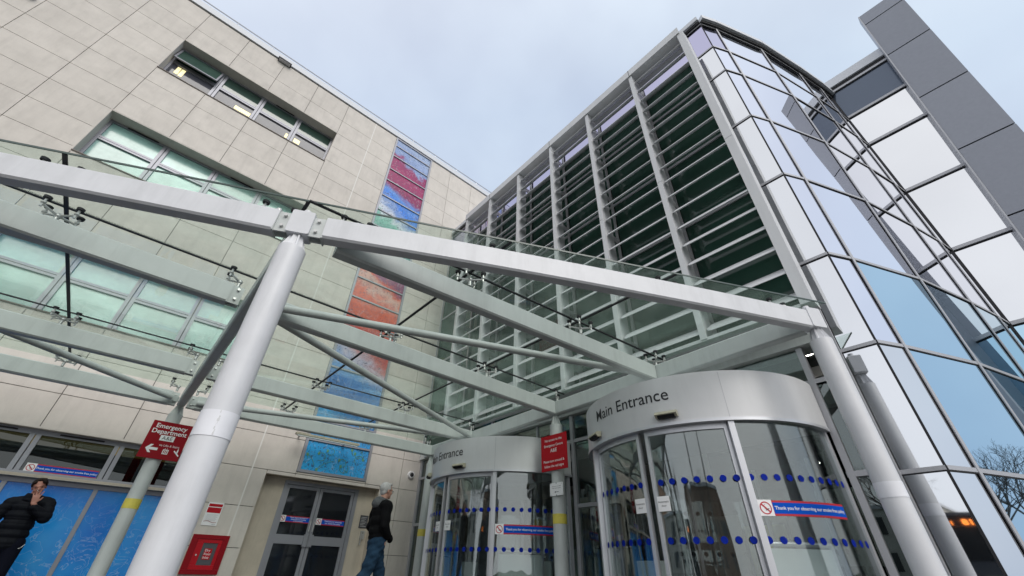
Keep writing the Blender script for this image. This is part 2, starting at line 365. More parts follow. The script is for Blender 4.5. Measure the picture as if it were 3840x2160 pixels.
# ================================================================= stone building
SB = thing('stone_building', (0, 11.5, G), 'pale stone clad hospital block with ribbon windows behind the canopy', 'building')
Y0 = 11.0
xj = [-14.26+1.168*k for k in range(0, 13)]
xj = [-3.76-1.168*k for k in range(9, 0, -1)] + [-3.76, -2.59, -1.425, -.25, .93, 2.08, 3.0, 4.72, 5.67, 6.84, 8.0, 9.17, 10.4, 12.0, 14.0]
zj = [14.72] + [13.72-.7437*k for k in range(0, 19)] + [G]
WIN = [(-3.76, .93, 11.375, 12.975), (-3.76, .93, 7.66, 9.24), (-3.76, .93, 3.95, 5.53)]
HOLES = WIN + [(-14.5, .95, G-.1, 1.94), (3.0, 4.72, 1.87, 14.73), (2.39, 5.13, G-.1, 1.745)]
wl = MB(); bk = MB()
for i in range(len(xj)-1):
    for j in range(len(zj)-1):
        for (x0, x1, z0, z1) in rects_minus((xj[i], xj[i+1], zj[j+1], zj[j]), HOLES):
            g = .006
            wl.box(x0+g, x1-g, Y0, Y0+.035, z0+g, z1-g)
for (x0, x1, z0, z1) in rects_minus((-14.3, 14, G, 14.72), [(a-.045, b+.045, c-.045, d+.045) for a, b, c, d in HOLES]): bk.box(x0, x1, Y0+.045, Y0+.30, z0, z1)
wall = wl.build('wall', 'stone', SB)
bk.build('wall_backing', 'joint', SB)
# reveals round every opening, in the same stone
rv = MB()
def reveal(h, d, bottom=True, sides=(1, 1)):
    x0, x1, z0, z1 = h; t = .04
    rv.box(x0-t, x1+t, Y0+.004, Y0+d, z1, z1+t)
    if sides[0]: rv.box(x0-t, x0, Y0+.004, Y0+d, z0, z1)
    if sides[1]: rv.box(x1, x1+t, Y0+.004, Y0+d, z0, z1)
    if bottom: rv.box(x0-t, x1+t, Y0+.004, Y0+d, z0-t, z0)
for h in WIN: reveal(h, .40)
reveal((-14.3, .95, G, 1.94), .20, False, (0, 1))
rv.build('window_reveal', 'stone', SB)
rv = MB(); reveal((2.39, 5.13, G, 1.745), .30, False); rv.build('door_reveal', 'stone_brown', SB)
MB().box(2.066, 2.094, Y0-.003, Y0+.02, G+.4, 14.72).build('joint_seal', 'sealant', SB)
# roof edge: dark slot, pale coping
MB().box(-14.3, 14, Y0+.02, Y0+.3, 14.72, 14.76).build('roof_slot', 'dark_gap', SB)
MB().box(-14.3, 14, Y0-.05, Y0+.35, 14.76, 15.02).build('roof_coping', 'coping', SB)
MB().box(-14.3, 14, Y0+.36, 24, 14.5, 14.9).build('roof', 'coping', SB)
MB().box(-14.3, 14, 23.6, 24, G, 14.5).box(-14.3, -14.0, Y0+.31, 23.6, G, 14.5).box(13.7, 14, Y0+.31, 23.6, G, 14.5).build('rear_wall', 'stone', SB)
gr = MB(); gr.tube((-14, 11.3, 15.60), (13.5, 11.3, 15.60), .022, n=8); gr.tube((-14, 11.3, 15.30), (13.5, 11.3, 15.30), .012, n=6)
rail = gr.build('guard_rail', 'mullion', SB)
for k in range(24): MB().tube((-13.68+1.165*k, 11.3, 15.0), (-13.68+1.165*k, 11.3, 15.6), .016, n=8).build('rail_post', 'frame_silver', rail)

def stone_window(h, kind, open_first=False):
    x0, x1, z0, z1 = h; y = Y0+.37
    MX = [x0, -2.56, -1.40, -.25, x1]; zt = z0 + .92
    fr = MB(); fw = .06
    def bar(a, b, c, d, dy=0): fr.box(a, b, y-.03+dy, y+.05, c, d)
    bar(x0, x1, z0, z0+fw); bar(x0, x1, z1-fw, z1)
    bar(x0, x0+fw, z0+fw, z1-fw); bar(x1-fw, x1, z0+fw, z1-fw)
    for mx_ in MX[1:-1]:
        bar(mx_-.075, mx_-.008, z0+fw, z1-fw); bar(mx_+.008, mx_+.075, z0+fw, z1-fw)
    for a, b in zip(MX[:-1], MX[1:]):
        lo = a+(fw if a == x0 else .076); hi = b-(fw if b == x1 else .076)
        bar(lo, hi, zt-.06, zt-.006); bar(lo, hi, zt+.006, zt+.06)
    f = fr.build('window', 'window_metal', SB)
    gp = MB()
    for mx_ in MX[1:-1]: gp.box(mx_-.008, mx_+.008, y-.01, y+.045, z0+fw, z1-fw)
    gp.build('frame_gap', 'dark_gap', f)
    MB().box(x0-.005, x1+.005, Y0-.025, y-.031, z0-.012, z0+.014).build('sill', 'sill_metal', f)
    for k, (a, b) in enumerate(zip(MX[:-1], MX[1:])):
        lo = a+(fw if a == x0 else .076); hi = b-(fw if b == x1 else .076)
        lm, um = ('grey_pane', 'green_pane') if kind == 'grey' else ('mint_pane', 'mint_pane')
        MB().box(lo, hi, y+.02, y+.03, z0+fw, zt-.061).build('pane', lm, f)
        MB().box(lo, hi, y+.02, y+.03, zt+.061, z1-fw).build('pane', um, f)
        if open_first and k == 0:   # the top-hung light stands open
            sx = MB(); t = Vector((0, -.36, 1)).normalized(); n_ = Vector((0, -1, -.36)).normalized(); Z = z1-fw-.01; hh = z1-zt-.03
            tp = Vector((lo-.03, y-.04, Z)); dn = -t*0
            d = Vector((0, -math.sin(R(13)), -math.cos(R(13)))); nn = Vector((0, -math.cos(R(13)), math.sin(R(13))))
            W = Vector((hi-lo+.05, 0, 0))
            sx.obox(tp+d*(hh-.05), W, d*.05, nn*.04); sx.obox(tp, W, d*.04, nn*.04); sx.obox(tp+d*.04, Vector((.045, 0, 0)), d*(hh-.09), nn*.04)
            sx.obox(tp+W-Vector((.045, 0, 0))+d*.04, Vector((.045, 0, 0)), d*(hh-.09), nn*.04)
            s_ = sx.build('opening_sash', 'window_metal', f)
            MB().obox(tp+d*.04+Vector((.045, 0, 0))+nn*.015, W-Vector((.09, 0, 0)), d*(hh-.09), nn*.008).build('pane', 'green_pane', s_)
    # dark blind heads in front of the upper lights
    for k in (0, 2): MB().box(MX[k]+.35, MX[k+1]-.2, y-.055, y-.032, z1-.05, z1-.02).build('trickle_vent', 'dark_gap', f)
    return f
w1 = stone_window(WIN[0], 'grey', True)
w2 = stone_window(WIN[1], 'mint')
w3 = stone_window(WIN[2], 'mint')
yb = Y0+.383
for (a, b, c, d) in ((-3.56, -3.47, 11.90, 12.21), (-3.45, -3.36, 11.88, 12.21), (-1.94, -1.50, 11.84, 12.0), (-.42, -.35, 11.83, 12.04), (-.14, .05, 11.84, 12.03)):
    MB().box(a, b, yb, yb+.004, c, d).build('lit_blind', 'lamp_yellow', w1)

# ground floor ribbon: glass lights above, blue filmed panels below
gx = [.93-1.175*k for k in range(0, 11)][::-1]
yg = Y0+.12
fr = MB(); fr.box(gx[0], .94, yg, yg+.07, 1.86, 1.94); fr.box(gx[0], .94, yg, yg+.07, 1.235, 1.285)
for i, x in enumerate(gx):
    if i < len(gx)-1: fr.box(x+.008, x+.075, yg, yg+.07, 1.286, 1.859)
    if i > 0: fr.box(x-.075, x-.008, yg, yg+.07, 1.286, 1.859)
gw = fr.build('window', 'window_metal', SB)
for a, b in zip(gx[:-1], gx[1:]):
    MB().box(a+.076, b-.076, yg+.03, yg+.04, 1.286, 1.859).build('pane', 'window_glass', gw)
    MB().box(a+.3, b-.25, yg-.02, yg-.002, 1.89, 1.915).build('trickle_vent', 'dark_gap', gw)
MB().box(gx[0], .949, Y0-.02, yg+.08, 1.185, 1.233).build('sill', 'stone_brown', gw)
fr = MB(); fr.box(gx[0], .94, yg+.01, yg+.07, 1.11, 1.184)
for x in gx: fr.box(x-.032, x+.032, yg+.01, yg+.07, G, 1.109)
pf = fr.build('panel_frame', 'window_metal', SB)
for a, b in zip(gx[:-1], gx[1:]): MB().box(a+.033, b-.033, yg+.03, yg+.04, G+.02, 1.109).build('blue_panel', 'blue_film', pf)
# the room behind the upper lights
rm = MB(); rm.box(-14, .9, yg+3.0, yg+3.1, G, 2.6); rm.box(-14, .9, yg+.1, yg+3.0, 2.55, 2.6); rm.box(-14, .9, yg+.12, yg+3, .9, .95)
rm.build('room_inside', 'interior_dark', SB)
pbr('soffit_ochre_glow', (.22, .17, .05), .8, emit=((.30, .22, .05), .5))  # soffit colour carries a faint glow of its own, though no lamp
MB().box(-3.4, .8, yg+.5, yg+.52, 1.78, 2.02).box(-3.4, .8, yg+.52, yg+1.2, 1.98, 2.0).build('bulkhead', 'soffit_ochre_glow', SB)
for x in (-.95, .35): MB().box(x, x+.18, yg+1.7, yg+1.85, 2.0, 2.02).build('room_lamp', 'lamp_white', SB)

# artwork strip
zs = [14.72, 14.25, 13.62, 12.84, 12.2, 11.36, 10.62, 9.86, 9.2, 8.37, 7.60, 6.86, 6.1, 5.3, 4.55, 3.75, 3.1, 2.62, 1.87]
fr = MB(); fr.box(3.0, 3.07, Y0-.02, Y0+.08, 1.87, 14.72); fr.box(4.65, 4.72, Y0-.02, Y0+.08, 1.87, 14.72); fr.box(3.071, 4.649, Y0-.02, Y0+.08, 1.87, 1.93); fr.box(3.071, 4.649, Y0-.02, Y0+.08, 14.66, 14.72)
for z in zs[1:-1]: fr.box(3.071, 4.649, Y0-.015, Y0+.08, z-.022, z+.022)
af = fr.build('art_window', 'window_metal', SB)
for a, b in zip(zs[:-1], zs[1:]): MB().box(3.072, 4.648, Y0+.02, Y0+.03, b+.023, a-.023).build('art_pane', 'art_glass', af)
MB().box(3.0, 4.72, Y0+.09, Y0+.3, 1.75, 14.8).build('art_backing', 'dark_gap', af)
# green tendrils painted on the lowest panes
pbr('vine_green', (.10, .30, .16), .4)
vn = MB(); rnd = random.Random(5)
for k in range(20):
    x, z = rnd.uniform(3.15, 4.5), rnd.uniform(2.0, 2.85); a = rnd.uniform(0, 6.28); pts = []
    cur = rnd.uniform(-.9, .9)
    for i in range(9):
        if 3.1 < x < 4.62 and 1.96 < z < 2.95 and abs(z-2.62) > .03: pts.append((x, Y0+.016, z))
        else: break
        x += math.cos(a)*.055; z += math.sin(a)*.05; a += cur*.8
    for p_, q_ in zip(pts[:-1], pts[1:]): vn.tube(p_, q_, .006, n=4)
    if len(pts) > 3: vn.ball(pts[-1], .03, n=8, m=5, sc_=(1, .08, 1.3))
vn.build('painted_vine', 'vine_green', af)

# recessed double doors
yd = Y0+.25
MB().box(2.35, 2.90, yd, yd+.05, G, 1.745).box(4.70, 5.17, yd, yd+.05, G, 1.745).box(2.901, 4.699, yd, yd+.05, 1.70, 1.745).build('recess_wall', 'stone_brown', SB)
fr = MB(); fr.box(2.90, 2.97, yd-.01, yd+.09, G, 1.70); fr.box(4.61, 4.70, yd-.01, yd+.09, G, 1.70); fr.box(2.971, 4.609, yd-.01, yd+.09, 1.63, 1.70)
df = fr.build('door_frame', 'window_metal', SB)
for k, (a, b) in enumerate(((2.975, 3.745), (3.755, 4.605))):
    m_ = MB(); y = yd+.02
    m_.box(a, a+.07, y, y+.05, G, 1.625); m_.box(b-.07, b, y, y+.05, G, 1.625)
    m_.box(a+.071, b-.071, y, y+.05, 1.56, 1.625); m_.box(a+.071, b-.071, y, y+.05, .46, .635); m_.box(a+.071, b-.071, y, y+.05, G, G+.12)
    d_ = m_.build('door', 'window_metal', SB)
    MB().box(a+.072, b-.072, y+.02, y+.03, .636, 1.559).box(a+.072, b-.072, y+.02, y+.03, G+.121, .459).build('door_glass', 'door_dark', d_)
    hx = b-.10 if k == 0 else a-.01
    MB().box(hx, hx+.11, y-.035, y-.002, .42, .66).build('push_plate', 'window_metal', d_)
    hx = b-.035 if k == 0 else a+.035
    MB().tube((hx, y-.03, .72), (hx, y-.03, .92), .012, n=8).build('door_handle', 'steel', d_)
pl = MB().box(4.88, 5.09, yd-.012, yd-.002, .87, 1.15).build('wall_plaque', 'plaque_grey')
tag(pl, 'dark grey notice plaque beside the recessed double doors', 'plaque')
tx = MB()
for i in range(7): tx.box(4.905, 5.06-.03*(i % 3), yd-.0135, yd-.0125, 1.10-.032*i, 1.108-.032*i)
tx.build('print_lines', 'interior_wall', pl)
ic = MB().box(4.955, 5.055, yd-.05, yd-.002, .64, .815).build('door_intercom', 'steel'); tag(ic, 'steel intercom box under the grey plaque by the doors', 'intercom')
MB().box(4.965, 4.995, yd-.045, yd-.015, .52, .639).build('speech_grille', 'steel', ic)
MB().tube((5.005, yd-.052, .77), (5.005, yd-.049, .77), .012, n=10).build('call_button', 'dark_gap', ic)

# ---- small things fixed to the stone wall
fx = MB().box(-1.68, -1.25, Y0-.16, Y0-.004, 14.66, 14.72).build('wall_floodlight', 'dark_gap'); tag(fx, 'slim dark floodlight fixed under the stone roof edge', 'floodlight')
MB().box(-1.65, -1.28, Y0-.15, Y0-.03, 14.648, 14.659).build('lens', 'mullion', fx)
fx = MB().box(-6.75, -6.2, Y0-.16, Y0-.004, 11.30, 11.36).build('wall_floodlight', 'dark_gap'); tag(fx, 'dark slim fitting at the top left corner of the stone wall', 'floodlight')
MB().box(-6.72, -6.23, Y0-.15, Y0-.03, 11.288, 11.299).build('lens', 'mullion', fx)
cc = thing('security_camera', (5.96, Y0, 2.2), 'white dome security camera on the stone wall above the walking man', 'camera')
MB().tube((5.96, Y0, 2.2), (5.96, Y0-.07, 2.2), .095, .085, n=24).build('housing', 'sign_white', cc, True)
MB().ball((5.96, Y0-.07, 2.2), .055, n=20, m=12).build('dome', 'ink', cc, True)
bl = thing('batten_light', (3.5, 10.6, 2.62), 'grey strip light hung under the rear canopy beam above the art window', 'light')
MB().box(2.62, 4.15, 10.50, 10.60, 2.56, 2.61).build('housing', 'sensor_beige', bl); MB().box(2.66, 4.11, 10.515, 10.585, 2.535, 2.559).build('diffuser', 'barrier_white', bl)
MB().box(2.8, 2.83, 10.54, 10.99, 2.611, 2.63).box(3.9, 3.93, 10.54, 10.99, 2.611, 2.63).build('bracket', 'mullion', bl)
# dry riser cabinet
fb = thing('riser_cabinet', (1.8, Y0, -.11), 'red dry riser inlet cabinet with glazed door on the stone wall', 'cabinet')
m_ = MB(); m_.box(1.49, 2.12, Y0-.05, Y0-.004, .455, .525); m_.box(1.49, 2.12, Y0-.05, Y0-.004, -.115, -.04)
m_.box(1.49, 1.60, Y0-.05, Y0-.004, -.039, .454); m_.box(2.02, 2.12, Y0-.05, Y0-.004, -.039, .454)
m_.build('frame', 'sign_red', fb)
m_ = MB(); m_.box(1.601, 2.019, Y0-.035, Y0-.01, .39, .454); m_.box(1.601, 2.019, Y0-.035, Y0-.01, -.039, .03); m_.box(1.601, 1.71, Y0-.035, Y0-.01, .031, .389); m_.box(1.96, 2.019, Y0-.035, Y0-.01, .031, .389)
dr = m_.build('door', 'sign_red_bright', fb)
MB().box(1.711, 1.959, Y0-.022, Y0-.012, .031, .389).build('door_glass', 'plaque_grey', dr)
MB().box(1.77, 1.90, Y0-.026, Y0-.0235, .12, .30).build('notice', 'sign_red_bright', dr)
tx = MB()
for i, t_ in enumerate(('Dry', 'Riser', 'Inlet')): tx.text(t_, .058, lambda u, v, i=i: (1.778+u, Y0-.0275, .25-.058*i+v), cx=False)
tx.build('notice_text', 'sign_white', dr)
MB().tube((1.655, Y0-.036, .19), (1.655, Y0-.045, .19), .014, n=12).build('lock', 'steel', dr)
# poster
ps = thing('wall_poster', (1.67, Y0, .68), 'white and red notice poster above the red cabinet on stone', 'poster')
MB().box(1.54, 1.81, Y0-.012, Y0-.004, .68, 1.085).build('sheet', 'sign_white', ps)
MB().box(1.555, 1.795, Y0-.0145, Y0-.0125, 1.01, 1.06).box(1.555, 1.795, Y0-.0145, Y0-.0125, .90, .995).build('red_band', 'sign_red_bright', ps)
tx = MB()
for i in range(6): tx.box(1.575, 1.775-.02*(i % 2), Y0-.0145, Y0-.0125, .865-.02*i, .869-.02*i)
tx.box(1.72, 1.79, Y0-.0145, Y0-.0125, .695, .703); tx.build('print_lines', 'mullion', ps)
cv = MB(); pts = [(1.56+.028*i, Y0-.0145, .745+.014*math.sin(i*.75)) for i in range(9)]
cv.path(pts, .004, n=4); cv.build('red_curve', 'sign_red', ps)
# smoke free stickers
def no_smoking(mb_red, mb_ink, fn, r):
    n = 24
    for i in range(n):
        a, b = 2*math.pi*i/n, 2*math.pi*(i+1)/n
        mb_red.quad(fn(math.cos(a)*r*.82, math.sin(a)*r*.82), fn(math.cos(a)*r, math.sin(a)*r), fn(math.cos(b)*r, math.sin(b)*r), fn(math.cos(b)*r*.82, math.sin(b)*r*.82))
    w_ = r*.09; c = .62*r
    mb_red.quad(fn(-c-w_, c-w_), fn(-c+w_, c+w_), fn(c+w_, -c+w_), fn(c-w_, -c-w_))
    mb_ink.quad(fn(-.1*r, -.42*r), fn(-.1*r, -.30*r), fn(.55*r, -.02*r), fn(.55*r, -.14*r))
    for k in range(6):
        u = -.25*r+.13*r*math.sin(k*1.4); v = -.2*r+.13*r*k
        mb_red.quad(fn(u, v), fn(u+.1*r, v), fn(u+.1*r+.06*r, v+.12*r), fn(u+.06*r, v+.12*r))
def banner(name_fn, parent, wid, hgt, lines, tsize, icon=True, label=None):
    """name_fn(u, v, lift): places the sticker; u from 0 to wid, v from 0 to hgt"""
    iw = hgt*1.05 if icon else 0; n = 14
    def strip(mb, u0, u1, v0, v1, lf):
        for i in range(n):
            a = u0+(u1-u0)*i/n; b = u0+(u1-u0)*(i+1)/n
            mb.quad(name_fn(a, v0, lf), name_fn(b, v0, lf), name_fn(b, v1, lf), name_fn(a, v1, lf))
    m_ = MB(); strip(m_, iw, wid, 0, hgt, .002); bn = m_.build('smoke_free_banner', 'ink_red', parent)
    m_ = MB(); strip(m_, iw+.004, wid, hgt*.14, hgt*.86, .0035); m_.build('blue_band', 'banner_blue', bn)
    tx = MB(); k = len(lines)
    for i, t_ in enumerate(lines):
        vc = hgt*.5 - tsize*.30 + (k-1)*.5*tsize*1.0 - i*tsize*1.0
        tx.text(t_, tsize, lambda u, v: name_fn((iw+wid)/2+u, vc+v, .005), bold=.012)
    tx.build('banner_text', 'sign_white', bn)
    if icon:
        m_ = MB(); strip(m_, 0, iw, -.01*hgt, hgt*1.04, .0022); m_.build('icon_square', 'sign_white', bn)
        a, b = MB(), MB(); no_smoking(a, b, lambda u, v: name_fn(iw/2+u, hgt*.5+v, .004+(.0008 if abs(u) > 9 else 0)), hgt*.42)
        a.build('icon_ring', 'ink_red', bn); b.build('icon_cigarette', 'ink', bn)
    return bn
T1 = ['Thank you for observing our smoke free policy']
banner(lambda u, v, l: (-1.30+u, yg+.029-l, 1.285+v), SB, .96, .125, T1, .043)
banner(lambda u, v, l: (3.02+u, yd+.039-l, .875+v), SB, .70, .125, ['Please respect the health of', 'patients by not smoking', 'at this entrance'], .034)
banner(lambda u, v, l: (3.835+u, yd+.039-l, .87+v), SB, .68, .125, ['Thank you for observing', 'our smoke free policy'], .042)

# ================================================================= glass building
GB = thing('glass_building', (9, 1, G), 'glazed entrance block with silver mullions, faceted mirror corner and tall grey end pier', 'building')
XG = 6.27
RZ = [G, .988, 2.43, 3.84, 5.57, 7.27, 8.99, 10.04, 11.18]      # transom heights
F = [(6.27, .77), (6.27, .40), (6.655, .207), (7.95, -.335), (9.35, -.76), (10.23, -1.0), (10.80, -1.13)]
def facet(i):
    a, b = Vector((*F[i], 0)), Vector((*F[i+1], 0)); d = (b-a).normalized(); n = Vector((d.y, -d.x, 0)) if False else Vector((-d.y, d.x, 0))
    if n.dot(Vector((-1, -.6, 0))) < 0: n = -n
    return a, b, d, n
bars = MB(); thin = MB()
gp_count = 0
for i in range(len(F)-1):
    a, b, d, n = facet(i); ln = (b-a).length
    for j in range(len(RZ)-1):
        z0, z1 = RZ[j], RZ[j+1]
        if j == 7: mt = 'panel_lilac_glass' if i < 2 else 'mirror_glass'
        elif i == 0: mt = 'panel_white_glass'
        elif i == 1: mt = 'panel_white_glass' if j < 2 else 'mirror_glass'
        elif i == 2: mt = 'mirror_blue_glass' if j <= 2 else 'mirror_glass'
        else: mt = 'mirror_blue_glass' if j <= 2 else 'mirror_glass'
        tw = (random.random()-.5)*.006
        MB().obox(a+d*.01+Vector((0, 0, z0+.01)), d*(ln-.02), -n*.03, Vector((0, 0, z1-z0-.02))+n*tw).build('glass_panel', mt, GB)
    # transoms on this facet: narrow pale bar proud of the glass with dark gasket below
    for z in RZ[1:]:
        hgt = .022
        bars.obox(a+n*.001+Vector((0, 0, z-hgt)), b-a, n*.016, Vector((0, 0, hgt*2)))
        thin.obox(a+n*.001+Vector((0, 0, z-hgt-.013)), b-a, n*.010, Vector((0, 0, .012)))
    # coping and dark gutter line
for i, p in enumerate(F):
    if i in (0,): continue
    if i == 1: thin.box(p[0]-.012, p[0]+.004, p[1]-.012, p[1]+.012, G, 11.15); continue
    if i == len(F)-1: continue
    a, b, d, n = facet(i-1); v = Vector((*p, 0))
    bars.obox(v-d*.021+n*.010+Vector((0, 0, G)), d*.042, n*.012, Vector((0, 0, 11.18-G)))
    thin.obox(v-d*.028+n*.003+Vector((0, 0, G)), d*.056, n*.004, Vector((0, 0, 11.15-G)))
bars.box(6.20, 6.269, .77, .84, G, 11.18)
bars.build('mullion_frame', 'mullion', GB); thin.build('gasket', 'dark_gap', GB)
cop = MB(); gut = MB()
for i in range(len(F)-1):
    a, b, d, n = facet(i)
    cop.obox(a+n*.12+Vector((0, 0, 11.28)), b-a, -n*.5, Vector((0, 0, .15))); gut.obox(a+n*.06+Vector((0, 0, 11.2)), b-a, -n*.3, Vector((0, 0, .08)))
cop.box(6.15, 6.65, .77, Y0-.06, 11.28, 11.43); gut.box(6.20, 6.5, .77, Y0-.06, 11.2, 11.28)
# flat wing to the right, parallel to the street front
XF = 10.8
RZ2 = [G, .95, 2.35, 3.84, 5.57, 7.32, 9.05, 10.2, 11.36]
def lean(z): return -1.0*(.2435*XF + (z-13.2)*.081*1.0)   # left edge of the leaning pier
for j in range(len(RZ2)-1):
    z0, z1 = RZ2[j], RZ2[j+1]
    mt = 'slate_glass' if j == 7 else ('panel_white_glass' if j >= 3 else 'mirror_blue_glass')
    MB().prism([(XF, -1.14, z0+.01), (XF, lean(z0)+.04-.10, z0+.01), (XF, lean(z1)+.04-.10, z1-.01), (XF, -1.14, z1-.01)], (.03, 0, 0)).build('glass_panel', mt, GB)
b2 = MB(); g2 = MB()
for z in RZ2[1:]:
    MB().box(XF-.05, XF-.002, lean(z)+.01, -1.13, z-.035, z+.035).build('transom', 'mullion', GB); g2.box(XF-.02, XF-.001, lean(z), -1.13, z-.055, z-.036)
g2.box(XF-.05, XF-.01, -1.145, -1.10, G, 11.2)
g2.build('gasket', 'dark_gap', GB)
cop.box(XF-.10, XF+.4, lean(11.5)+.02, -1.05, 11.50, 11.80); gut.box(XF-.05, XF+.3, lean(11.5)+.02, -1.10, 11.40, 11.50)
cop.build('roof_coping', 'coping', GB); gut.build('gutter', 'dark_gap', GB)
# leaning pier clad in flat grey cassettes, open joints between
PJ = [G, 1.6, 3.9, 5.72, 7.58, 9.40, 11.22, 12.75, 13.22]
pw = .85
def right(z): return lean(z)-pw
for j in range(len(PJ)-1):
    z0, z1 = PJ[j]+.017, PJ[j+1]-.017
    MB().prism([(XF-.25, lean(z0), z0), (XF-.25, right(z0), z0), (XF-.25, right(z1), z1), (XF-.25, lean(z1), z1)], (.04, 0, 0)).build('pier_panel', 'pier_metal', GB)
MB().prism([(XF-.21, lean(G)-.02, G), (XF-.21, right(G)+.02, G), (XF-.21, right(13.2)+.02, 13.2), (XF-.21, lean(13.2)-.02, 13.2)], (.16, 0, 0)).build('pier_core', 'dark_gap', GB)
MB().prism([(XF-.26, lean(G)+.03, G), (XF-.26, lean(G)+.004, G), (XF-.26, lean(13.2)+.004, 13.2), (XF-.26, lean(13.2)+.03, 13.2)], (.26, 0, 0)).build('pier_trim', 'pier_edge', GB)
MB().box(XF+.95, 18, -3.2, 8, G, 11.2).box(6.8, 18, 1.6, Y0-.1, 10.2, 11.18).build('building_core', 'interior_dark', GB)
MB().prism([(6.30, 10.94, 11.19), (6.30, .42, 11.19), (6.69, .24, 11.19), (7.97, -.29, 11.19), (9.37, -.71, 11.19), (10.84, -1.08, 11.19), (10.84, 10.94, 11.19)], (0, 0, .07)).build('roof', 'coping', GB)

# the long front behind the louvre screen
FY = [.151*5.65, .384*5.65, .637*5.65, .881*5.65, 1.13*5.65, 1.38*5.65, 1.612*5.65]
my = [.84] + [y+.02 for y in FY[1:]] + [Y0-.02]
fb_ = MB()
for j in range(2, len(RZ)-1):
    z0, z1 = RZ[j], RZ[j+1]
    if j == 2: z0 = 2.92
    for a, b in zip(my[:-1], my[1:]):
        mt = 'panel_lilac_glass' if j == 7 else 'dark_green_glass'
        MB().box(XG, XG+.03, a+.03, b-.03, z0+.03, z1-.03).build('glass_panel', mt, GB)
    fb_.box(XG-.03, XG+.02, .85, Y0-.02, z1-.03, z1+.03)
for y in my[1:]: fb_.box(XG-.06, XG-.031, y-.03, y+.03, 2.93, 11.18)
fb_.build('mullion_frame', 'mullion', GB)
MB().box(XG-.10, XG+.3, .85, Y0-.005, 2.62, 2.92).build('spandrel_band', 'canopy_paint_shaded', GB)
# lobby glazing under it, left open where the drums pass through
LY = [(.84, 1.10), (1.18, 1.24), (4.48, 4.9), (4.9, 5.37), (8.74, 9.3), (9.3, 9.95), (9.95, 10.97)]
lb = MB()
for z in (1.02, 2.13):
    for (a, b) in ((.84, 1.245), (4.46, 5.37), (8.73, 10.99)): lb.box(XG-.04, XG+.04, a, b, z-.03, z+.03)
lb.box(XG-.039, XG+.039, .84, 10.99, 2.10, 2.16)
for y in (1.20, 4.50, 5.33, 8.77, 9.9, 10.96): lb.box(XG-.05, XG+.05, y-.035, y+.035, G, 2.61)
for y in (2.2, 3.5, 6.3, 7.8): lb.box(XG-.03, XG+.03, y-.02, y+.02, 2.17, 2.61)
lb.build('lobby_frame', 'mullion', GB)
for (a, b) in ((.85, 1.16), (4.54, 5.29), (8.81, 9.86), (9.94, 10.92)):
    for (z0, z1) in ((G, .989), (1.051, 2.09)): MB().box(XG-.006, XG+.006, a, b, z0, z1).build('lobby_pane', 'lobby_glass', GB)
for (a, b) in ((1.24, 2.17), (2.23, 3.47), (3.53, 4.46), (4.54, 5.29), (5.37, 6.27), (6.33, 7.77), (7.83, 8.73), (8.81, 9.86), (9.94, 10.92)):
    MB().box(XG-.006, XG+.006, a, b, 2.165, 2.605).build('lobby_pane', 'lobby_glass', GB)
# lobby room
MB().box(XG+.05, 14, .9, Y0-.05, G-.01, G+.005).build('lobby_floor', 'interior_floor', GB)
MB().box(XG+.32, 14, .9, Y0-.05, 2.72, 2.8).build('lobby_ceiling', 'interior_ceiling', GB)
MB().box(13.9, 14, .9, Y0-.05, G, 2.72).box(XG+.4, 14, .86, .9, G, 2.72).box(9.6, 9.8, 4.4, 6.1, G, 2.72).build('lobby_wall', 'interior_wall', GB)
for (x, y) in ((6.75, 2.13), (6.75, 1.2), (7.6, 4.3), (7.6, 6.8), (9.2, 3.0), (9.2, 8.6), (7.4, 9.4), (11, 5)):
    MB().tube((x, y, 2.70), (x, y, 2.719), .055, n=16).build('downlight', 'lamp_white', GB)
bs = MB()
for z in (2.66,): bs.box(7.3, 7.5, .95, Y0-.1, 2.55, 2.71)
bs.box(8.6, 8.8, .95, Y0-.1, 2.50, 2.71); bs.build('ceiling_beam', 'interior_wall', GB)
for (x, y0_, y1_, z0_, z1_, mt) in ((8.4, 1.6, 2.2, .2, 1.2, 'barrier_white'), (8.9, 3.7, 4.3, -.1, 1.0, 'sign_white'), (10.5, 2.3, 3.4, .3, 1.3, 'sign_white'), (9.55, 5.0, 5.7, .1, 1.3, 'sign_white'), (10.8, 7.7, 8.6, .1, 1.2, 'barrier_white')):  # pale panels added so the lobby reads brighter
    nb2 = thing('added_panel', (x, (y0_+y1_)/2, G), 'pale panel added at %s to brighten the lobby' % {8.4: 'the right end', 8.9: 'the middle of the near drum', 10.5: 'the deep right side', 9.55: 'the pillar', 10.8: 'the deep left side'}[x], 'board', 'pale panels added inside the lobby')
    MB().box(x, x+.04, y0_, y1_, z0_, z1_).build('panel', mt, nb2); MB().box(x+.01, x+.03, y0_+.05, y0_+.09, G+.006, z0_-.001).box(x+.01, x+.03, y1_-.09, y1_-.05, G+.006, z0_-.001).build('leg', 'mullion', nb2)
ck = thing('reception_counter', (9.0, 7.0, G), 'pale curved reception counter seen dimly through the left entrance drum', 'counter')
MB().arc(9.6, 7.0, 1.1, 1.3, 130, 230, G+.006, G+1.05, 16).build('front', 'barrier_white', ck); MB().arc(9.6, 7.0, 1.0, 1.38, 128, 232, G+1.051, G+1.09, 16).build('top', 'mullion', ck)
hv = thing('lobby_display', (8.3, 3.1, G), 'yellow green display stand inside the lobby behind the right entrance drum', 'stand')
MB().box(8.2, 8.3, 2.75, 3.35, G+.2, .75).build('board', 'hi_vis', hv); MB().box(8.1, 8.45, 2.8, 3.3, G+.006, G+.06).box(8.22, 8.28, 3.0, 3.1, G+.061, G+.199).build('foot', 'mullion', hv)

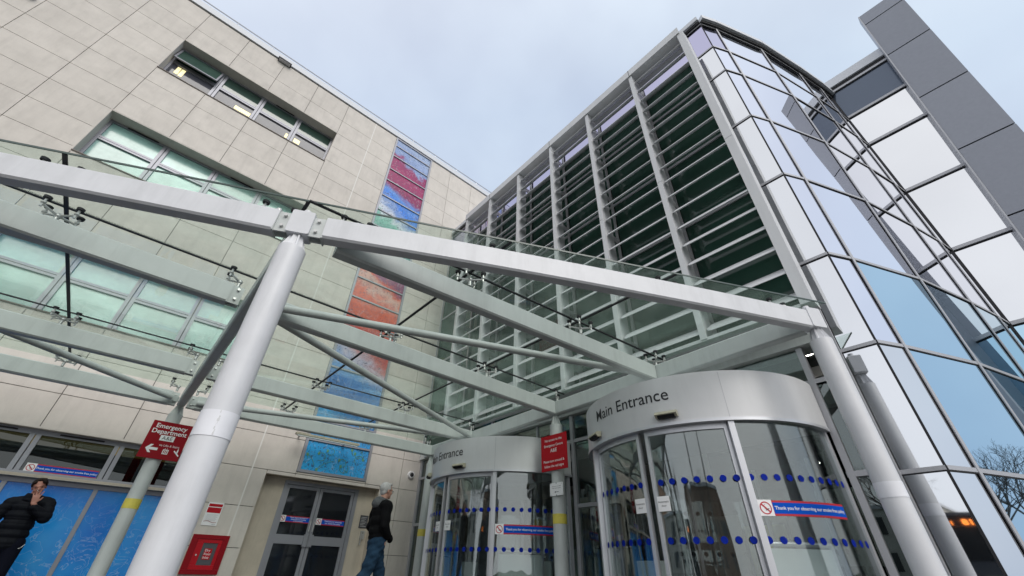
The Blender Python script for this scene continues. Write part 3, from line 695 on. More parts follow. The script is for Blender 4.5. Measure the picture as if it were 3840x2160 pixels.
# ================================================================= louvre screen
XL = 5.65
LS = thing('louvre_screen', (XL, 5, 2.9), 'tall white metal sun louvre screen standing in front of the dark glass', 'louvre screen')
LZ0, LZ1 = 2.91, 10.42
top = MB(); top.box(XL-.02, XL+.46, FY[0]-.06, FY[-1]+.06, LZ1, LZ1+.035)
top.box(XL-.03, XL-.021, FY[0]-.065, FY[-1]+.065, LZ1-.01, LZ1+.24); top.box(XL-.02, XL-.005, FY[0]-.06, FY[-1]+.06, LZ1+.036, LZ1+.235)
top.box(XL-.02, XL+.46, FY[-1]+.061, FY[-1]+.075, LZ1, LZ1+.2)
top.build('head_cap', 'louvre_paint', LS)
sp_ = MB()
for y in [FY[k] for k in (1, 3, 5)]: sp_.box(XL-.032, XL-.0305, y-.006, y+.006, LZ1-.01, LZ1+.24)
sp_.build('cap_joint', 'dark_gap', LS)
def blade_prof():
    t = R(44); c, s = math.cos(t), math.sin(t); w_, th = .140, .022; P = []
    for i in range(10):
        a = 2*math.pi*i/10; u, v = math.cos(a)*w_, math.sin(a)*th
        P.append((u*c-v*s, u*s+v*c))
    return P
BP = blade_prof(); nb = 18; pitch = .4165
proto = None
for k, y in enumerate(FY):
    wd = .14 if k == 0 else .095
    y0, y1 = (y-.13, y+.012) if k == 0 else (y-wd/2, y+wd/2)
    fm = MB(); fm.box(XL, XL+.30, y0, y1, LZ0, 6.4); fm.box(XL, XL+.30, y0, y1, 6.41, LZ1-.001)
    fn_ = fm.build('louvre_fin', 'louvre_paint', LS)
    bk_ = MB()
    for q_ in range(6): bk_.box(XL+.301, XG-.06, y-.012, y+.012, 3.4+1.3*q_, 3.55+1.3*q_)
    bk_.box(XL+.34, XL+.38, y1+.002, y1+.035, LZ0+.1, LZ1-.1)
    bk_.build('bracket', 'mullion', fn_)
    if k == len(FY)-1: break
    a, b = y1+.006, FY[k+1]-.095/2-.006
    if k < 6:
        for q_ in range(nb):
            z = 10.055-.4135*q_+.085
            m_ = MB(); P = []
            n_ = len(BP)
            for yy, s in ((a, .25), (a+.035, .8), (a+.09, 1.0), (b, 1.0)):
                for (u, v) in BP: P.append((XL+.11+u*s, yy, z+v*s))
            Fc = []
            for i in range(3):
                for c_ in range(n_): Fc.append((i*n_+c_, i*n_+(c_+1) % n_, (i+1)*n_+(c_+1) % n_, (i+1)*n_+c_))
            Fc += [tuple(range(n_))[::-1], tuple(range(3*n_, 4*n_))]
            # the bullnosed end faces away along the screen
            P = [(x, a+b-yy, z_) for x, yy, z_ in P]
            m_.add(P, Fc); m_.build('louvre_blade', 'louvre_paint', fn_, True)
MB().box(XL+.02, XL+.28, FY[0]+.02, FY[-1]-.05, LZ0-.02, LZ0+.03).build('bottom_rail', 'louvre_paint', LS)

# ================================================================= entrance canopy
CP = thing('entrance_canopy', (.33, 3.3, G), 'white steel and green tinted glass entrance canopy on round columns', 'canopy')
A, L2, L3, CC = (.33, 3.3), (.30, 4.98), (.30, 7.69), (.30, 9.6)
def bx(y): return 5.33+.033*y
D, E_, G_, H_, I_ = (bx(.79), .79), (bx(2.92), 2.92), (bx(5.06), 5.06), (bx(7.69), 7.69), (bx(9.45), 9.45)
ZB, ZT = 2.395, 2.64
def prof(w_, h0, h1, c=.018):
    a = w_/2; return [(-a+c, h0), (a-c, h0), (a, h0+c), (a, h1-c), (a-c, h1), (-a+c, h1), (-a, h1-c), (-a, h0+c)]
PR = prof(.13, -.1225, .1225)
def beam(name, p, q_, gap0=.11, gap1=.11, camber=0.0, parent=CP, mt='canopy_paint_shaded', dz0=0, dz1=0, w_=.13):
    p, q_ = Vector((*p, 2.5175+dz0)), Vector((*q_, 2.5175+dz1)); d = (q_-p).normalized(); p = p+d*gap0; q_ = q_-d*gap1; n = 12
    pts = [p+(q_-p)*(i/n)+Vector((0, 0, camber*4*(i/n)*(1-i/n))) for i in range(n+1)]
    return MB().sweep(pts, prof(w_, -.1225, .1225)).build(name, mt, parent)
bolt_mb = None
def end_plates(b, p, q_, at_start=True, at_end=False, z=2.5175):
    P, Q = Vector((*p, z)), Vector((*q_, z)); d = (Q-P).normalized(); s = d.cross(Vector((0, 0, 1)))
    for on, o, dd in ((at_start, P, d), (at_end, Q, -d)):
        if not on: continue
        pm = MB(); pm.obox(o+dd*.085-s*.045-Vector((0, 0, .115)), dd*.12, s*.016, Vector((0, 0, .22))); pm.obox(o+dd*.085+s*.03-Vector((0, 0, .115)), dd*.12, s*.016, Vector((0, 0, .22)))
        pm.obox(o+dd*.196-s*.062-Vector((0, 0, .12)), dd*.012, s*.124, Vector((0, 0, .24)))
        pm.build('end_plate', 'canopy_paint_shaded', b)
        bm_ = MB()
        for zz in (-.06, .06):
            for sg in (-1, 1): bm_.tube(o+dd*.14+s*sg*.046+Vector((0, 0, zz)), o+dd*.14+s*sg*.072+Vector((0, 0, zz)), .015, n=8)
        bm_.build('bolt', 'steel', b)
fd = Vector((5.03, -2.51)).normalized()
fl = (A[0]-fd.x*6.2, A[1]-fd.y*6.2)
b = beam('edge_beam', A, D, .20, .09, .03, mt='white_paint', dz0=.012, dz1=-.01); end_plates(b, A, D, True, False)
b = beam('edge_beam', fl, A, .1, .20, .05, mt='white_paint'); end_plates(b, fl, A, False, True)
beam('spine_beam', A, (CC[0], CC[1]), .10, .06)
for (p, q_, cb) in ((A, E_, .0), (L2, G_, .0), (L3, H_, .0), (CC, I_, 0)):
    g0 = .30 if p is A else .205
    if p is A: p = (A[0]+.03, A[1]+.03)
    b = beam('cross_beam', p, q_, g0, .07, cb)
    if p[1] > 4: end_plates(b, p, q_)
for p in (L2, L3, CC):
    b = beam('cross_beam', p, (-6.0, p[1]), .205, .1); end_plates(b, p, (-6.0, p[1]))
beam('rear_beam', D, (bx(9.75), 9.75), .10, 0)
def brace(p, q_, g0=.12, g1=.1):
    p, q_ = Vector((*p, 2.50)), Vector((*q_, 2.50)); d = (q_-p).normalized()
    b = MB().tube(p+d*(g0+.12), q_-d*(g1+.02), .048, n=18).build('brace_tube', 'canopy_paint_shaded', CP, True)
    s = d.cross(Vector((0, 0, 1)))
    MB().obox(p+d*(g0-.03)-s*.008-Vector((0, 0, .045)), d*.16, s*.016, Vector((0, 0, .09))).build('gusset', 'canopy_paint_shaded', b)
brace(L2, E_); brace(L2, H_); brace(CC, H_); brace(CC, (-4.2, 6.33)); brace(L2, (-6.0, 5.6))
def column(p, z1, tape, r=.11, mt='white_paint', node=True, tm='tape_yellow'):
    x, y = p
    c = MB().tube((x, y, G), (x, y, z1), r, n=40).build('column', mt, CP, True)
    cm = MB()
    for ax in ((1, 0), (0, 1)):
        u = Vector((ax[0], ax[1], 0)); s = Vector((-ax[1], ax[0], 0))
        o = Vector((x, y, 0))
        cm.prism([o-u*r*.99+s*-.007+Vector((0, 0, z1-.02)), o+u*r*.99+s*-.007+Vector((0, 0, z1-.02)), o+u*.055+s*-.007+Vector((0, 0, 2.41)), o-u*.055+s*-.007+Vector((0, 0, 2.41))], s*.014)
    cm.tube((x, y, z1), (x, y, 2.41), r*.82, .052, n=4)
    cm.build('taper_plate', mt, c)
    MB().tube((x, y, tape[0]), (x, y, tape[1]), r+.003, n=40, caps=False).build('tape_band', tm, c, True)
    if node:
        d = fd; o = Vector((x, y, 2.4)); u = Vector((fd.x, fd.y, 0)); s = Vector((-fd.y, fd.x, 0))
        nb_ = MB(); pr = [(-.085, 0), (.085, 0), (.095, .012), (.095, .245), (.085, .255), (-.085, .255), (-.095, .245), (-.095, .012)]
        nb_.prism([o+u*a-s*.075+Vector((0, 0, b)) for a, b in pr], s*.15); nb_.tube(o+Vector((0, 0, .255)), o+Vector((0, 0, .31)), .035, n=14)
        nb_.build('node_block', mt, c)
    return c
cA = column(A, 2.25, (.67, .83), tm='tape_white'); cD = column(D, 2.25, (.64, .77), tm='tape_white')
cC = column(CC, 2.25, (.74, .88), mt='canopy_paint_shaded', node=False); cG = column(G_, 2.22, (.67, .81), mt='canopy_paint_shaded', node=False); cI = column(I_, 2.22, (.67, .81), mt='canopy_paint_shaded', node=False)
# rough paper edge inside the tape on the near column
pt = MB()
for i in range(9): pt.arc(A[0], A[1], .1135, .1145, 262+2.0*math.sin(i*2.1), 265+2.4*math.sin(i*1.3+1), .675+.017*i, .692+.017*i, 2)
pt.build('torn_edge', 'fascia_silver', cA)

# glass roof
ZG = 2.845
XC = [-5.6, -3.2, -1.44, .30, 2.08, 3.83, 5.72]
slope = -.496
def yfront(x): return 3.31+slope*(x-.33)
def clip_front(poly):
    out_ = []; n = len(poly)
    for i in range(n):
        a, b = poly[i], poly[(i+1) % n]; da, db = a[1]-yfront(a[0]), b[1]-yfront(b[0])
        if da >= 0: out_.append(a)
        if (da >= 0) != (db >= 0):
            t = da/(da-db); out_.append((a[0]+(b[0]-a[0])*t, a[1]+(b[1]-a[1])*t))
    return out_
gk = MB(); spots = []
for xa, xb in zip(XC[:-1], XC[1:]):
    rows = [-3, 5.02, 7.69, 9.95]
    if xa >= .29:
        def ymid(x): return 3.30-.075*(x-.33)
        polys = [[(xa, -3), (xb, -3), (xb, ymid(xb)), (xa, ymid(xa))], [(xa, ymid(xa)), (xb, ymid(xb)), (xb, 5.02), (xa, 5.02)]]
        gk.obox((xa, ymid(xa)-.016, ZG-.004), (xb-xa, ymid(xb)-ymid(xa), 0), (0, .032, 0), (0, 0, .012))
    else: polys = [[(xa, -3), (xb, -3), (xb, 5.02), (xa, 5.02)]]
    polys += [[(xa, rows[k]), (xb, rows[k]), (xb, rows[k+1]), (xa, rows[k+1])] for k in (1, 2)]
    for pl_ in polys:
        c = clip_front(pl_)
        if len(c) < 3: continue
        cx_, cy_ = sum(p[0] for p in c)/len(c), sum(p[1] for p in c)/len(c)
        c2 = []
        for (x, y) in c:   # open the joints by 8 mm each side
            c2.append((x+(.008 if x < cx_ else -.008), y+(.008 if y < cy_ else -.008)))
        MB().prism([(x, y, ZG+.002) for x, y in c2], (0, 0, .017)).build('glass_pane', 'canopy_glass', CP)
    for y in rows[1:3]:
        gk.box(xa, xb, y-.016, y+.016, ZG-.004, ZG+.008)
for x in XC[1:-1]: gk.box(x-.017, x+.017, yfront(x), 9.95, ZG-.0045, ZG+.0075)
gk.build('gasket', 'rubber', CP)
# polished front edge of the panes
MB().obox((XC[0], yfront(XC[0])-.012, ZG+.001), (5.72-XC[0], slope*(5.72-XC[0]), 0), (0, .01, 0), (0, 0, .019)).build('edge_trim', 'glass_edge', CP)
# spider fittings
def spider(x, y, arms=((1, 1), (1, -1), (-1, 1), (-1, -1))):
    root = MB().tube((x, y, ZT+.005), (x, y, ZT+.07), .02, n=12).ball((x, y, ZT+.085), .03, n=12, m=8).build('spider_fitting', 'steel', CP, True)
    am, hd = MB(), MB()
    for (sx, sy) in arms:
        e = Vector((x+.118*sx, y+.085*sy, ZT+.105))
        am.tube((x, y, ZT+.085), e, .013, .009, n=8); am.tube(e-Vector((0, 0, .03)), e+Vector((0, 0, .07)), .011, n=8); am.ball(e+Vector((0, 0, .02)), .021, n=8, m=6)
        hd.tube(e+Vector((0, 0, .068)), e+Vector((0, 0, .092)), .030, .033, n=16)
    am.build('arm', 'steel', root, True); hd.build('disc', 'rubber', root)
for y in (5.02, 7.69, 9.55):
    for x in (-3.2, -1.44, 2.08, 3.83): spider(x, y)
    spider(.14, y, ((-1, 1), (-1, -1))); spider(.46, y, ((1, 1), (1, -1)))
    spider(5.52, y, ((1, 1), (-1, -1)))
for x in (2.08, 3.83, 5.45): spider(x, ymid(x)-.03)
for x in (-3.2, -1.44, .12, .75, 2.08, 3.83, 5.2): spider(x, yfront(x)+.07, ((1, .3), (-1, 1.1)))

# ================================================================= signs on the columns
def flat_sign(name, org, ux, nrm, wid, hgt, label, cat):
    """org: top left corner; ux along the sign; nrm towards the reader"""
    ux, nrm = Vector(ux).normalized(), Vector(nrm).normalized(); uz = Vector((0, 0, 1)); org = Vector(org)
    t = thing(name, tuple(org), label, cat)
    def at(u, v, l=0): return org+ux*u-uz*(hgt-v)+nrm*l
    return t, at
# A: emergency department
t, at = flat_sign('hanging_sign', (.045, 9.46, 2.08), (1, .0, 0), (0, -1, 0), .575, .60, 'red Emergency Department sign with white arrow on the rear left column', 'sign')
MB().obox(at(0, 0, 0), Vector((.575, 0, 0)), Vector((0, .02, 0)), Vector((0, 0, .60))).build('board', 'sign_red', t)
MB().box(.22, .40, 9.481, 9.49, 1.60, 1.66).box(.22, .40, 9.481, 9.49, 1.90, 1.96).build('bracket', 'canopy_paint_shaded', t)
tx = MB()
tx.text('Emergency', .102, lambda u, v: at(.29+u, .49+v, .002), bold=.012); tx.text('Department', .102, lambda u, v: at(.29+u, .40+v, .002), bold=.012)
tx.text('via Lifts & Stairs', .046, lambda u, v: at(.37+u, .205+v, .002))
ar = [(.06, .15), (.115, .215), (.155, .215), (.118, .17), (.23, .17), (.23, .13), (.118, .13), (.155, .085), (.115, .085)]
b0 = len(tx.v); tx.add([at(u, v, .002) for u, v in ar], [tuple(range(9))])
def rect(mb, a, b, c, d, l=.002): mb.quad(at(a, c, l), at(b, c, l), at(b, d, l), at(a, d, l))
rect(tx, .19, .395, .29, .38)
rect(tx, .31, .39, .085, .16); rect(tx, .33, .335, .165, .18); rect(tx, .36, .365, .165, .18)
tx.add([at(u, v, .002) for u, v in [(.46, .15), (.55, .075), (.56, .09), (.47, .165)]], [(0, 1, 2, 3)]); rect(tx, .505, .525, .12, .175); tx.ball(at(.515, .185, .002), .009, n=8, m=5, sc_=(1, .1, 1))
tx.build('lettering', 'sign_white', t)
tk = MB(); tk.text('A&E', .085, lambda u, v: at(.2925+u, .307+v, .004))
tk.build('dark_lettering', 'ink', t)
tk = MB(); 
for k in range(3): rect(tk, .322+.022*k, .334+.022*k, .095, .15, .004)
tk.build('pictogram_detail', 'sign_red', t)
# B: no access
t, at = flat_sign('hanging_sign', (5.36, 5.31, 2.02), (0, -1, 0), (-1, 0, 0), .59, .575, 'bright red No access to the Emergency Centre sign on the column between the drums', 'sign')
MB().obox(at(0, 0, 0), Vector((0, -.59, 0)), Vector((.02, 0, 0)), Vector((0, 0, .575))).build('board', 'sign_red_bright', t)
MB().box(5.381, 5.388, 4.98, 5.14, 1.55, 1.6).box(5.381, 5.388, 4.98, 5.14, 1.85, 1.9).build('bracket', 'canopy_paint_shaded', t)
tx = MB()
for body, s, v in (('No access to the', .058, .475), ('Emergency Centre', .058, .385), ('A&E', .085, .29), ('Please turn around &', .056, .13), ('follow the red signs', .056, .05)):
    tx.text(body, s, lambda u, w_: at(.295+u, v+w_, .002), bold=.008)
tx.build('lettering', 'sign_white', t)
# C: small white notice
t, at = flat_sign('door_notice', (5.37, 5.135, 1.25), (0, -1, 0), (-1, 0, 0), .285, .19, 'small white notice with left arrow below the bright red sign', 'notice')
MB().obox(at(0, 0, 0), Vector((0, -.285, 0)), Vector((.006, 0, 0)), Vector((0, 0, .19))).build('board', 'sign_white', t)
tx = MB(); tx.text('This entrance is currently', .019, lambda u, v: at(.1425+u, .132+v, .0015)); tx.text('closed, use the entrance', .019, lambda u, v: at(.1425+u, .105+v, .0015))
rect(tx, .12, .19, .05, .057, .0015); tx.add([at(u, v, .0015) for u, v in ((.10, .0535), (.125, .068), (.125, .039))], [(0, 1, 2)])
for u in (.02, .265):
    for v in (.02, .17): rect(tx, u-.004, u+.004, v-.004, v+.004, .0015)
for v in (.185, .005): rect(tx, .135, .15, v-.008, v+.008, .0015)
tx.build('lettering', 'ink', t)

# ================================================================= entrance drums
def drum(cy, r, side, label):
    cx = 6.2; zb, zt = 1.525, 2.075
    t = thing('entrance_drum', (cx, cy, G), label, 'entrance', 'curved glass entrance drums')
    f = MB().arc(cx, cy, r-.05, r, 90, 270, zb, zt, 72).build('fascia', 'fascia_silver', t, True)
    MB().arc(cx, cy, r-.16, r+.012, 90, 270, zb-.035, zb-.001, 72).build('bottom_ring', 'frame_silver', f, True)
    MB().arc(cx, cy, .02, r-.002, 90, 270, zt+.001, zt+.02, 40).build('top_cap', 'fascia_silver', t)
    MB().arc(cx, cy, .02, r-.17, 90, 270, zb-.03, zb-.005, 40).build('inner_ceiling', 'interior_wall', t)
    sm = MB()
    for a in (218.4, 141.6): sm.arc(cx, cy, r, r+.0015, a-.12, a+.12, zb, zt, 1)
    sm.build('fascia_joint', 'mullion', f)
    tx = MB()
    def on(u, v, l=.003):     # u metres along the arc, read from outside
        a = R(175)+u/r; return Vector((cx+(r+l)*math.cos(a), cy+(r+l)*math.sin(a), v))
    tx.text('Main Entrance', .215, lambda u, v: on(u, 1.80+v), bold=.004); tx.build('lettering', 'ink', f)
    # motion sensors
    for a0 in (152, 194.5):
        s = MB(); a = R(a0); n = Vector((math.cos(a), math.sin(a), 0)); d = Vector((-n.y, n.x, 0)); o = Vector((cx, cy, 1.615))+n*(r+.002)
        s.prism([o-d*.13+Vector((0, 0, .035)), o-d*.13-Vector((0, 0, .035)), o-d*.13-Vector((0, 0, .04))+n*.05, o-d*.13-Vector((0, 0, .005))+n*.085, o-d*.13+Vector((0, 0, .03))+n*.06], d*.26)
        ss = s.build('motion_sensor', 'sensor_beige', t)
        MB().obox(o-d*.10-Vector((0, 0, .048))+n*.012, d*.20, n*.045, Vector((0, 0, .028))+n*.035).build('sensor_lens', 'ink', ss)
    # fixed curved screens and sliding leaves
    posts = MB()
    def post(mb, a, wd=1.1, ro=r-.03, ri=r-.09, z1=zb-.036): mb.arc(cx, cy, ri, ro, a-wd, a+wd, G, z1, 2)
    for a, wd, ro in ((141.6, 1.15, r-.015), (218.4, 1.15, r-.015), (92, 1.3, r-.03), (268, 1.3, r-.03)):
        posts = MB(); post(posts, a, wd, ro); posts.build('post', 'frame_silver', t)
    for a0, a1 in ((93.5, 140.4), (219.6, 266.5)):
        g_ = MB().arc(cx, cy, r-.062, r-.052, a0, a1, G+.08, zb-.037, 24).build('curved_screen', 'drum_glass', t, True)
        MB().arc(cx, cy, r-.09, r-.03, a0, a1, G, G+.078, 20).build('bottom_rail', 'frame_silver', g_)
    op = 2.0
    for s_, (a0, a1) in enumerate(((142.9, 180-op*.9), (180+op*.7, 217.1))):
        fr_ = MB(); ro, ri = r-.075, r-.125
        fr_.arc(cx, cy, ri, ro, a0, a0+1.5, G+.02, zb-.037, 2); fr_.arc(cx, cy, ri, ro, a1-1.5, a1, G+.02, zb-.037, 2)
        fr_.arc(cx, cy, ri, ro, a0+1.51, a1-1.51, zb-.10, zb-.037, 16); fr_.arc(cx, cy, ri, ro, a0+1.51, a1-1.51, G+.02, G+.10, 16)
        lf = fr_.build('sliding_door', 'frame_silver', t)
        MB().arc(cx, cy, ri+.018, ri+.028, a0+1.52, a1-1.52, G+.101, zb-.101, 20).build('door_glass', 'drum_glass', lf, True)
        # paper sign
        ac = a1-4.0 if s_ == 0 else a0+4.0
        st = MB().arc(cx, cy, ro+.003, ro+.005, ac-2.7, ac+2.7, .61, .76, 6).build('door_sticker', 'sign_white', lf)
        tx = MB()
        def on2(u, v): a = R(ac)+u/ro; return Vector((cx+(ro+.0065)*math.cos(a), cy+(ro+.0065)*math.sin(a), v))
        tx.text('Automatic', .030, lambda u, v: on2(u, .695+v)); tx.text('door', .030, lambda u, v: on2(u, .655+v)); tx.build('sticker_text', 'ink', st)
    # blue manifestation dots, every 5 degrees
    rr = r-.048
    for z in (.90, .33):
        a = 96.5
        while a < 265:
            if not (139 < a < 144 or 216.5 < a < 219.8 or 177.5 < a < 182):
                rq = r-.070 if 142 < a < 218 else rr
                c = [(.034*math.cos(2*math.pi*k/16), .034*math.sin(2*math.pi*k/16)) for k in range(16)]
                P = []
                for u, v in c:
                    th = R(a)+u/rq; P.append((cx+rq*math.cos(th), cy+rq*math.sin(th), z+v))
                MB().add(P, [tuple(range(16))]).build('blue_dot', 'dot_blue', t)
            a += 4.95
    banner(lambda u, v, l: Vector((cx+(r-.05+l)*math.cos(R(219.7)+u/r), cy+(r-.05+l)*math.sin(R(219.7)+u/r), .54+v)), t, R(37.3)*r, .14, T1, .0455)
    # inner half of the drum, inside the lobby
    ig = MB().arc(cx, cy, r-.062, r-.052, -84, -3, G+.08, zb-.037, 20).arc(cx, cy, r-.062, r-.052, 3, 84, G+.08, zb-.037, 20).build('inner_screen', 'drum_glass', t, True)
    for a in (-38.4, -2.5, 2.5, 38.4): pm = MB(); post(pm, a, .8); pm.build('post', 'frame_silver', t)
    for z in (.90, .33):
        a = -50
        while a < 51:
            P = []
            for k in range(12):
                th = R(a)+.034*math.cos(k*math.pi/6)/r; P.append((cx+(r-.066)*math.cos(th), cy+(r-.066)*math.sin(th), z+.034*math.sin(k*math.pi/6)))
            MB().add(P, [tuple(range(12))]).build('blue_dot', 'ink', t); a += 7.1
    # white guard panels behind the curved screens and between the doors
    for a0, a1 in ((221.5, 250), (108, 137)):
        g_ = MB().arc(cx, cy, r-.22, r-.20, a0, a1, G+.08, .27, 14).build('guard_panel', 'barrier_white', t)
        pm = MB(); pts = [(cx+(r-.21)*math.cos(R(a0+(a1-a0)*i/12)), cy+(r-.21)*math.sin(R(a0+(a1-a0)*i/12)), .31) for i in range(13)]
        pm.path(pts, .022, 10)
        for p in (pts[0], pts[-1]): pm.tube((p[0], p[1], G), (p[0], p[1], .31), .022, n=10)
        pm.build('guard_rail', 'frame_silver', g_, True)
    MB().box(cx-.2, cx-.17, cy+(-r+.4), cy+(-r+.9), G+.08, .20).box(cx-.2, cx-.17, cy+r-.9, cy+r-.4, G+.08, .20).build('guard_panel', 'barrier_white', t)
    return t
drum(2.85, 1.62, 0, 'near right curved glass entrance drum under a silver Main Entrance band')
drum(7.05, 1.68, 0, 'far left curved glass entrance drum half behind the sign column')

# ================================================================= people
def limb(mb, pts, rs, n=14):
    for i in range(len(pts)-1):
        mb.tube(pts[i], pts[i+1], rs[i], rs[i+1], n=n)
    for p, r in zip(pts, rs): mb.ball(p, r*.995, n=14, m=10)
def blob(mb, name, m, parent, voxel, smooth=6, disp=None):
    """fuse overlapping volumes into one continuous surface"""
    o = mb.build(name+'_raw', m, parent)
    md = o.modifiers.new('fuse', 'REMESH'); md.mode = 'VOXEL'; md.voxel_size = voxel; md.use_smooth_shade = True
    ms = o.modifiers.new('relax', 'SMOOTH'); ms.iterations = smooth; ms.factor = .5
    bpy.context.view_layer.update()
    me = bpy.data.meshes.new_from_object(o.evaluated_get(bpy.context.evaluated_depsgraph_get()))
    me.name = name; old = o.data; o.modifiers.clear(); o.data = me; o.name = name; bpy.data.meshes.remove(old)
    me.materials.clear(); me.materials.append(MATS[m])
    if disp:
        for v in me.vertices: v.co += disp(v.co, v.normal)
    me.polygons.foreach_set('use_smooth', [True]*len(me.polygons))
    return o
def V3(*a): return Vector(a)
def hand(mb, wrist, palm_dir, side, normal, s=1.0, curl=.5, spread=.16):
    """palm and five bent fingers; palm_dir towards the fingers, side towards the thumb"""
    w_ = Vector(wrist); f = Vector(palm_dir).normalized(); t = (Vector(side)-f*Vector(side).dot(f)).normalized(); n = Vector(normal); n = (n-f*n.dot(f)-t*n.dot(t)).normalized()
    pc = w_+f*.05*s
    for k in range(4):
        a = (1.5-k)*.021*s
        limb(mb, [w_+t*a*.6+f*.01*s, w_+t*a+f*.088*s], [.016*s, .0125*s], 8)
        L_ = (.040, .046, .043, .034)[k]*s; d = (f+t*(1.5-k)*spread*.5).normalized()
        p = w_+t*a+f*.088*s; c = curl*(.8+.15*k)
        q1 = p+(d*math.cos(c*.5)+n*math.sin(c*.5))*L_; q2 = q1+(d*math.cos(c*1.2)+n*math.sin(c*1.2))*L_*.75; q3 = q2+(d*math.cos(c*1.8)+n*math.sin(c*1.8))*L_*.55
        limb(mb, [p, q1, q2, q3], [.0105*s, .0095*s, .0088*s, .0075*s], 8)
    b = w_+t*.028*s+f*.03*s; m1 = b+(t*.8+f*.7).normalized()*.038*s+n*.006*s; m2 = m1+(t*.45+f*.9+n*.2).normalized()*.032*s
    limb(mb, [w_+t*.012*s+f*.012*s, b, m1, m2], [.016*s, .015*s, .0115*s, .0095*s], 8)
def head(mb, c, fwd, up=(0, 0, 1), s=1.0, jaw=1.0):
    """skull, face planes, nose, brow, lips, chin and ears; c = centre of the skull"""
    c = Vector(c); f = Vector(fwd).normalized(); u = Vector(up); u = (u-f*u.dot(f)).normalized(); r = f.cross(u)
    def P(a, b, d): return c+f*a*s+r*b*s+u*d*s
    mtx = Matrix((f, r, u)).transposed()
    def B(a, b, d, rad, k): mb.ball(P(a, b, d), rad*s, n=16, m=12, sc_=k, rot=mtx)
    B(-.012, 0, .028, .094, (1.0, .80, .93)); B(.030, 0, -.010, .070, (.92, .86, 1.12)); B(.045, 0, -.060, .046*jaw, (.95, 1.0, .85)); B(.072, 0, -.088, .022, (1, 1.2, .9))
    B(.080, 0, .022, .026, (.7, 2.0, .55))                                   # brow
    limb(mb, [P(.088, 0, .012), P(.106, 0, -.022)], [.008*s, .0125*s], 8); B(.096, .010, -.028, .009, (1, 1, .8)); B(.096, -.010, -.028, .009, (1, 1, .8))
    B(.086, 0, -.052, .014, (.8, 1.7, .42)); B(.084, 0, -.062, .013, (.8, 1.5, .42))
    for q_ in (1, -1): B(-.004, .074*q_, -.006, .027, (.75, .34, 1.15)); B(.062, .038*q_, -.030, .026, (.8, .9, .9))
    return P, mtx, B

# ---- the smoker on the left
sx, sy = -.895, 10.2
S = thing('person', (sx, sy, G), 'dark haired person in black puffer jacket smoking in front of blue panels', 'person')
fw = V3(.12, -1, -.22).normalized()
m_ = MB(); hc = V3(sx+.0, sy-.03, .972)
P, mt_, B = head(m_, hc, fw, (-.34, 0, 1), 1.0)
limb(m_, [V3(sx+.01, sy, .76), V3(sx+.005, sy-.01, .90)], [.062, .056])
shl, shr = V3(sx+.20, sy+.0, .765), V3(sx-.19, sy+.02, .735)
limb(m_, [shr, V3(sx, sy, .78), shl], [.055, .07, .055])
for zz, ra in ((.66, .115), (.5, .11), (.34, .115)): m_.ball(V3(sx, sy, zz), ra, sc_=(1.25, .85, 1.1))
hipz = .22
for q_ in (1, -1): limb(m_, [V3(sx+.02+.085*q_, sy, hipz), V3(sx+.03+.11*q_, sy-.02, -.10), V3(sx+.03+.12*q_, sy+.02, -.47), V3(sx+.03+.13*q_, sy-.14, -.515)], [.095, .06, .04, .035])
wr = V3(sx+.060, sy-.185, .735); el = V3(sx+.265, sy-.12, .570)
limb(m_, [shl, el, wr], [.05, .04, .027])
hand(m_, wr, (-.12, -.10, 1), (1, -.1, .45), (0, 1, .1), 1.0, .45, .42)
er = V3(sx-.30, sy+.03, .46); wr2 = V3(sx-.27, sy-.08, .22)
limb(m_, [shr, er, wr2], [.05, .04, .027]); hand(m_, wr2, (0, -.1, -1), (.2, -1, 0), (1, 0, 0), .95, .5)
blob(m_, 'body', 'skin_ruddy', S, .0062, 4)
# clothes
m_ = MB()
limb(m_, [shl+V3(.01, 0, -.01), el, wr+V3(.03, .01, -.05)], [.088, .078, .052]); limb(m_, [shr, er, wr2+V3(0, 0, .03)], [.088, .075, .052])
limb(m_, [shr+V3(.03, 0, .0), V3(sx, sy, .78), shl+V3(-.03, 0, 0)], [.09, .085, .09])
for zz, ra in ((.70, .150), (.58, .158), (.46, .158), (.34, .160), (.23, .158)): m_.ball(V3(sx+.01, sy, zz), ra, sc_=(1.22, .86, .75))
m_.tube(V3(sx, sy-.02, .78), V3(sx+.01, sy-.03, .872), .108, .092, n=20)
def quilt(co, nr):
    return nr*(.009*abs(math.sin((co.z)*math.pi/.085))**.5 - .004)
blob(m_, 'puffer_jacket', 'puffer_black', S, .009, 3, quilt)
m_ = MB()
for q_ in (1, -1): limb(m_, [V3(sx+.02+.085*q_, sy, hipz), V3(sx+.03+.105*q_, sy-.01, -.10), V3(sx+.03+.12*q_, sy+.02, -.46)], [.118, .082, .058])
m_.ball(V3(sx+.02, sy, .2), .14, sc_=(1.2, .85, .8)); blob(m_, 'trousers', 'trousers_navy', S, .010, 4)
tk = MB(); tp = [V3(sx+.175+.012*i, sy-.088+.006*i, .165+.006*i+.004*(i-1)**2) for i in range(5)]; tk.path(tp, .0035, 6); tk.build('white_mark', 'sign_white', S)
m_ = MB()
for q_ in (1, -1): limb(m_, [V3(sx+.03+.12*q_, sy+.03, -.50), V3(sx+.03+.13*q_, sy-.16, -.512)], [.05, .038])
blob(m_, 'shoes', 'shoe', S, .010, 3)
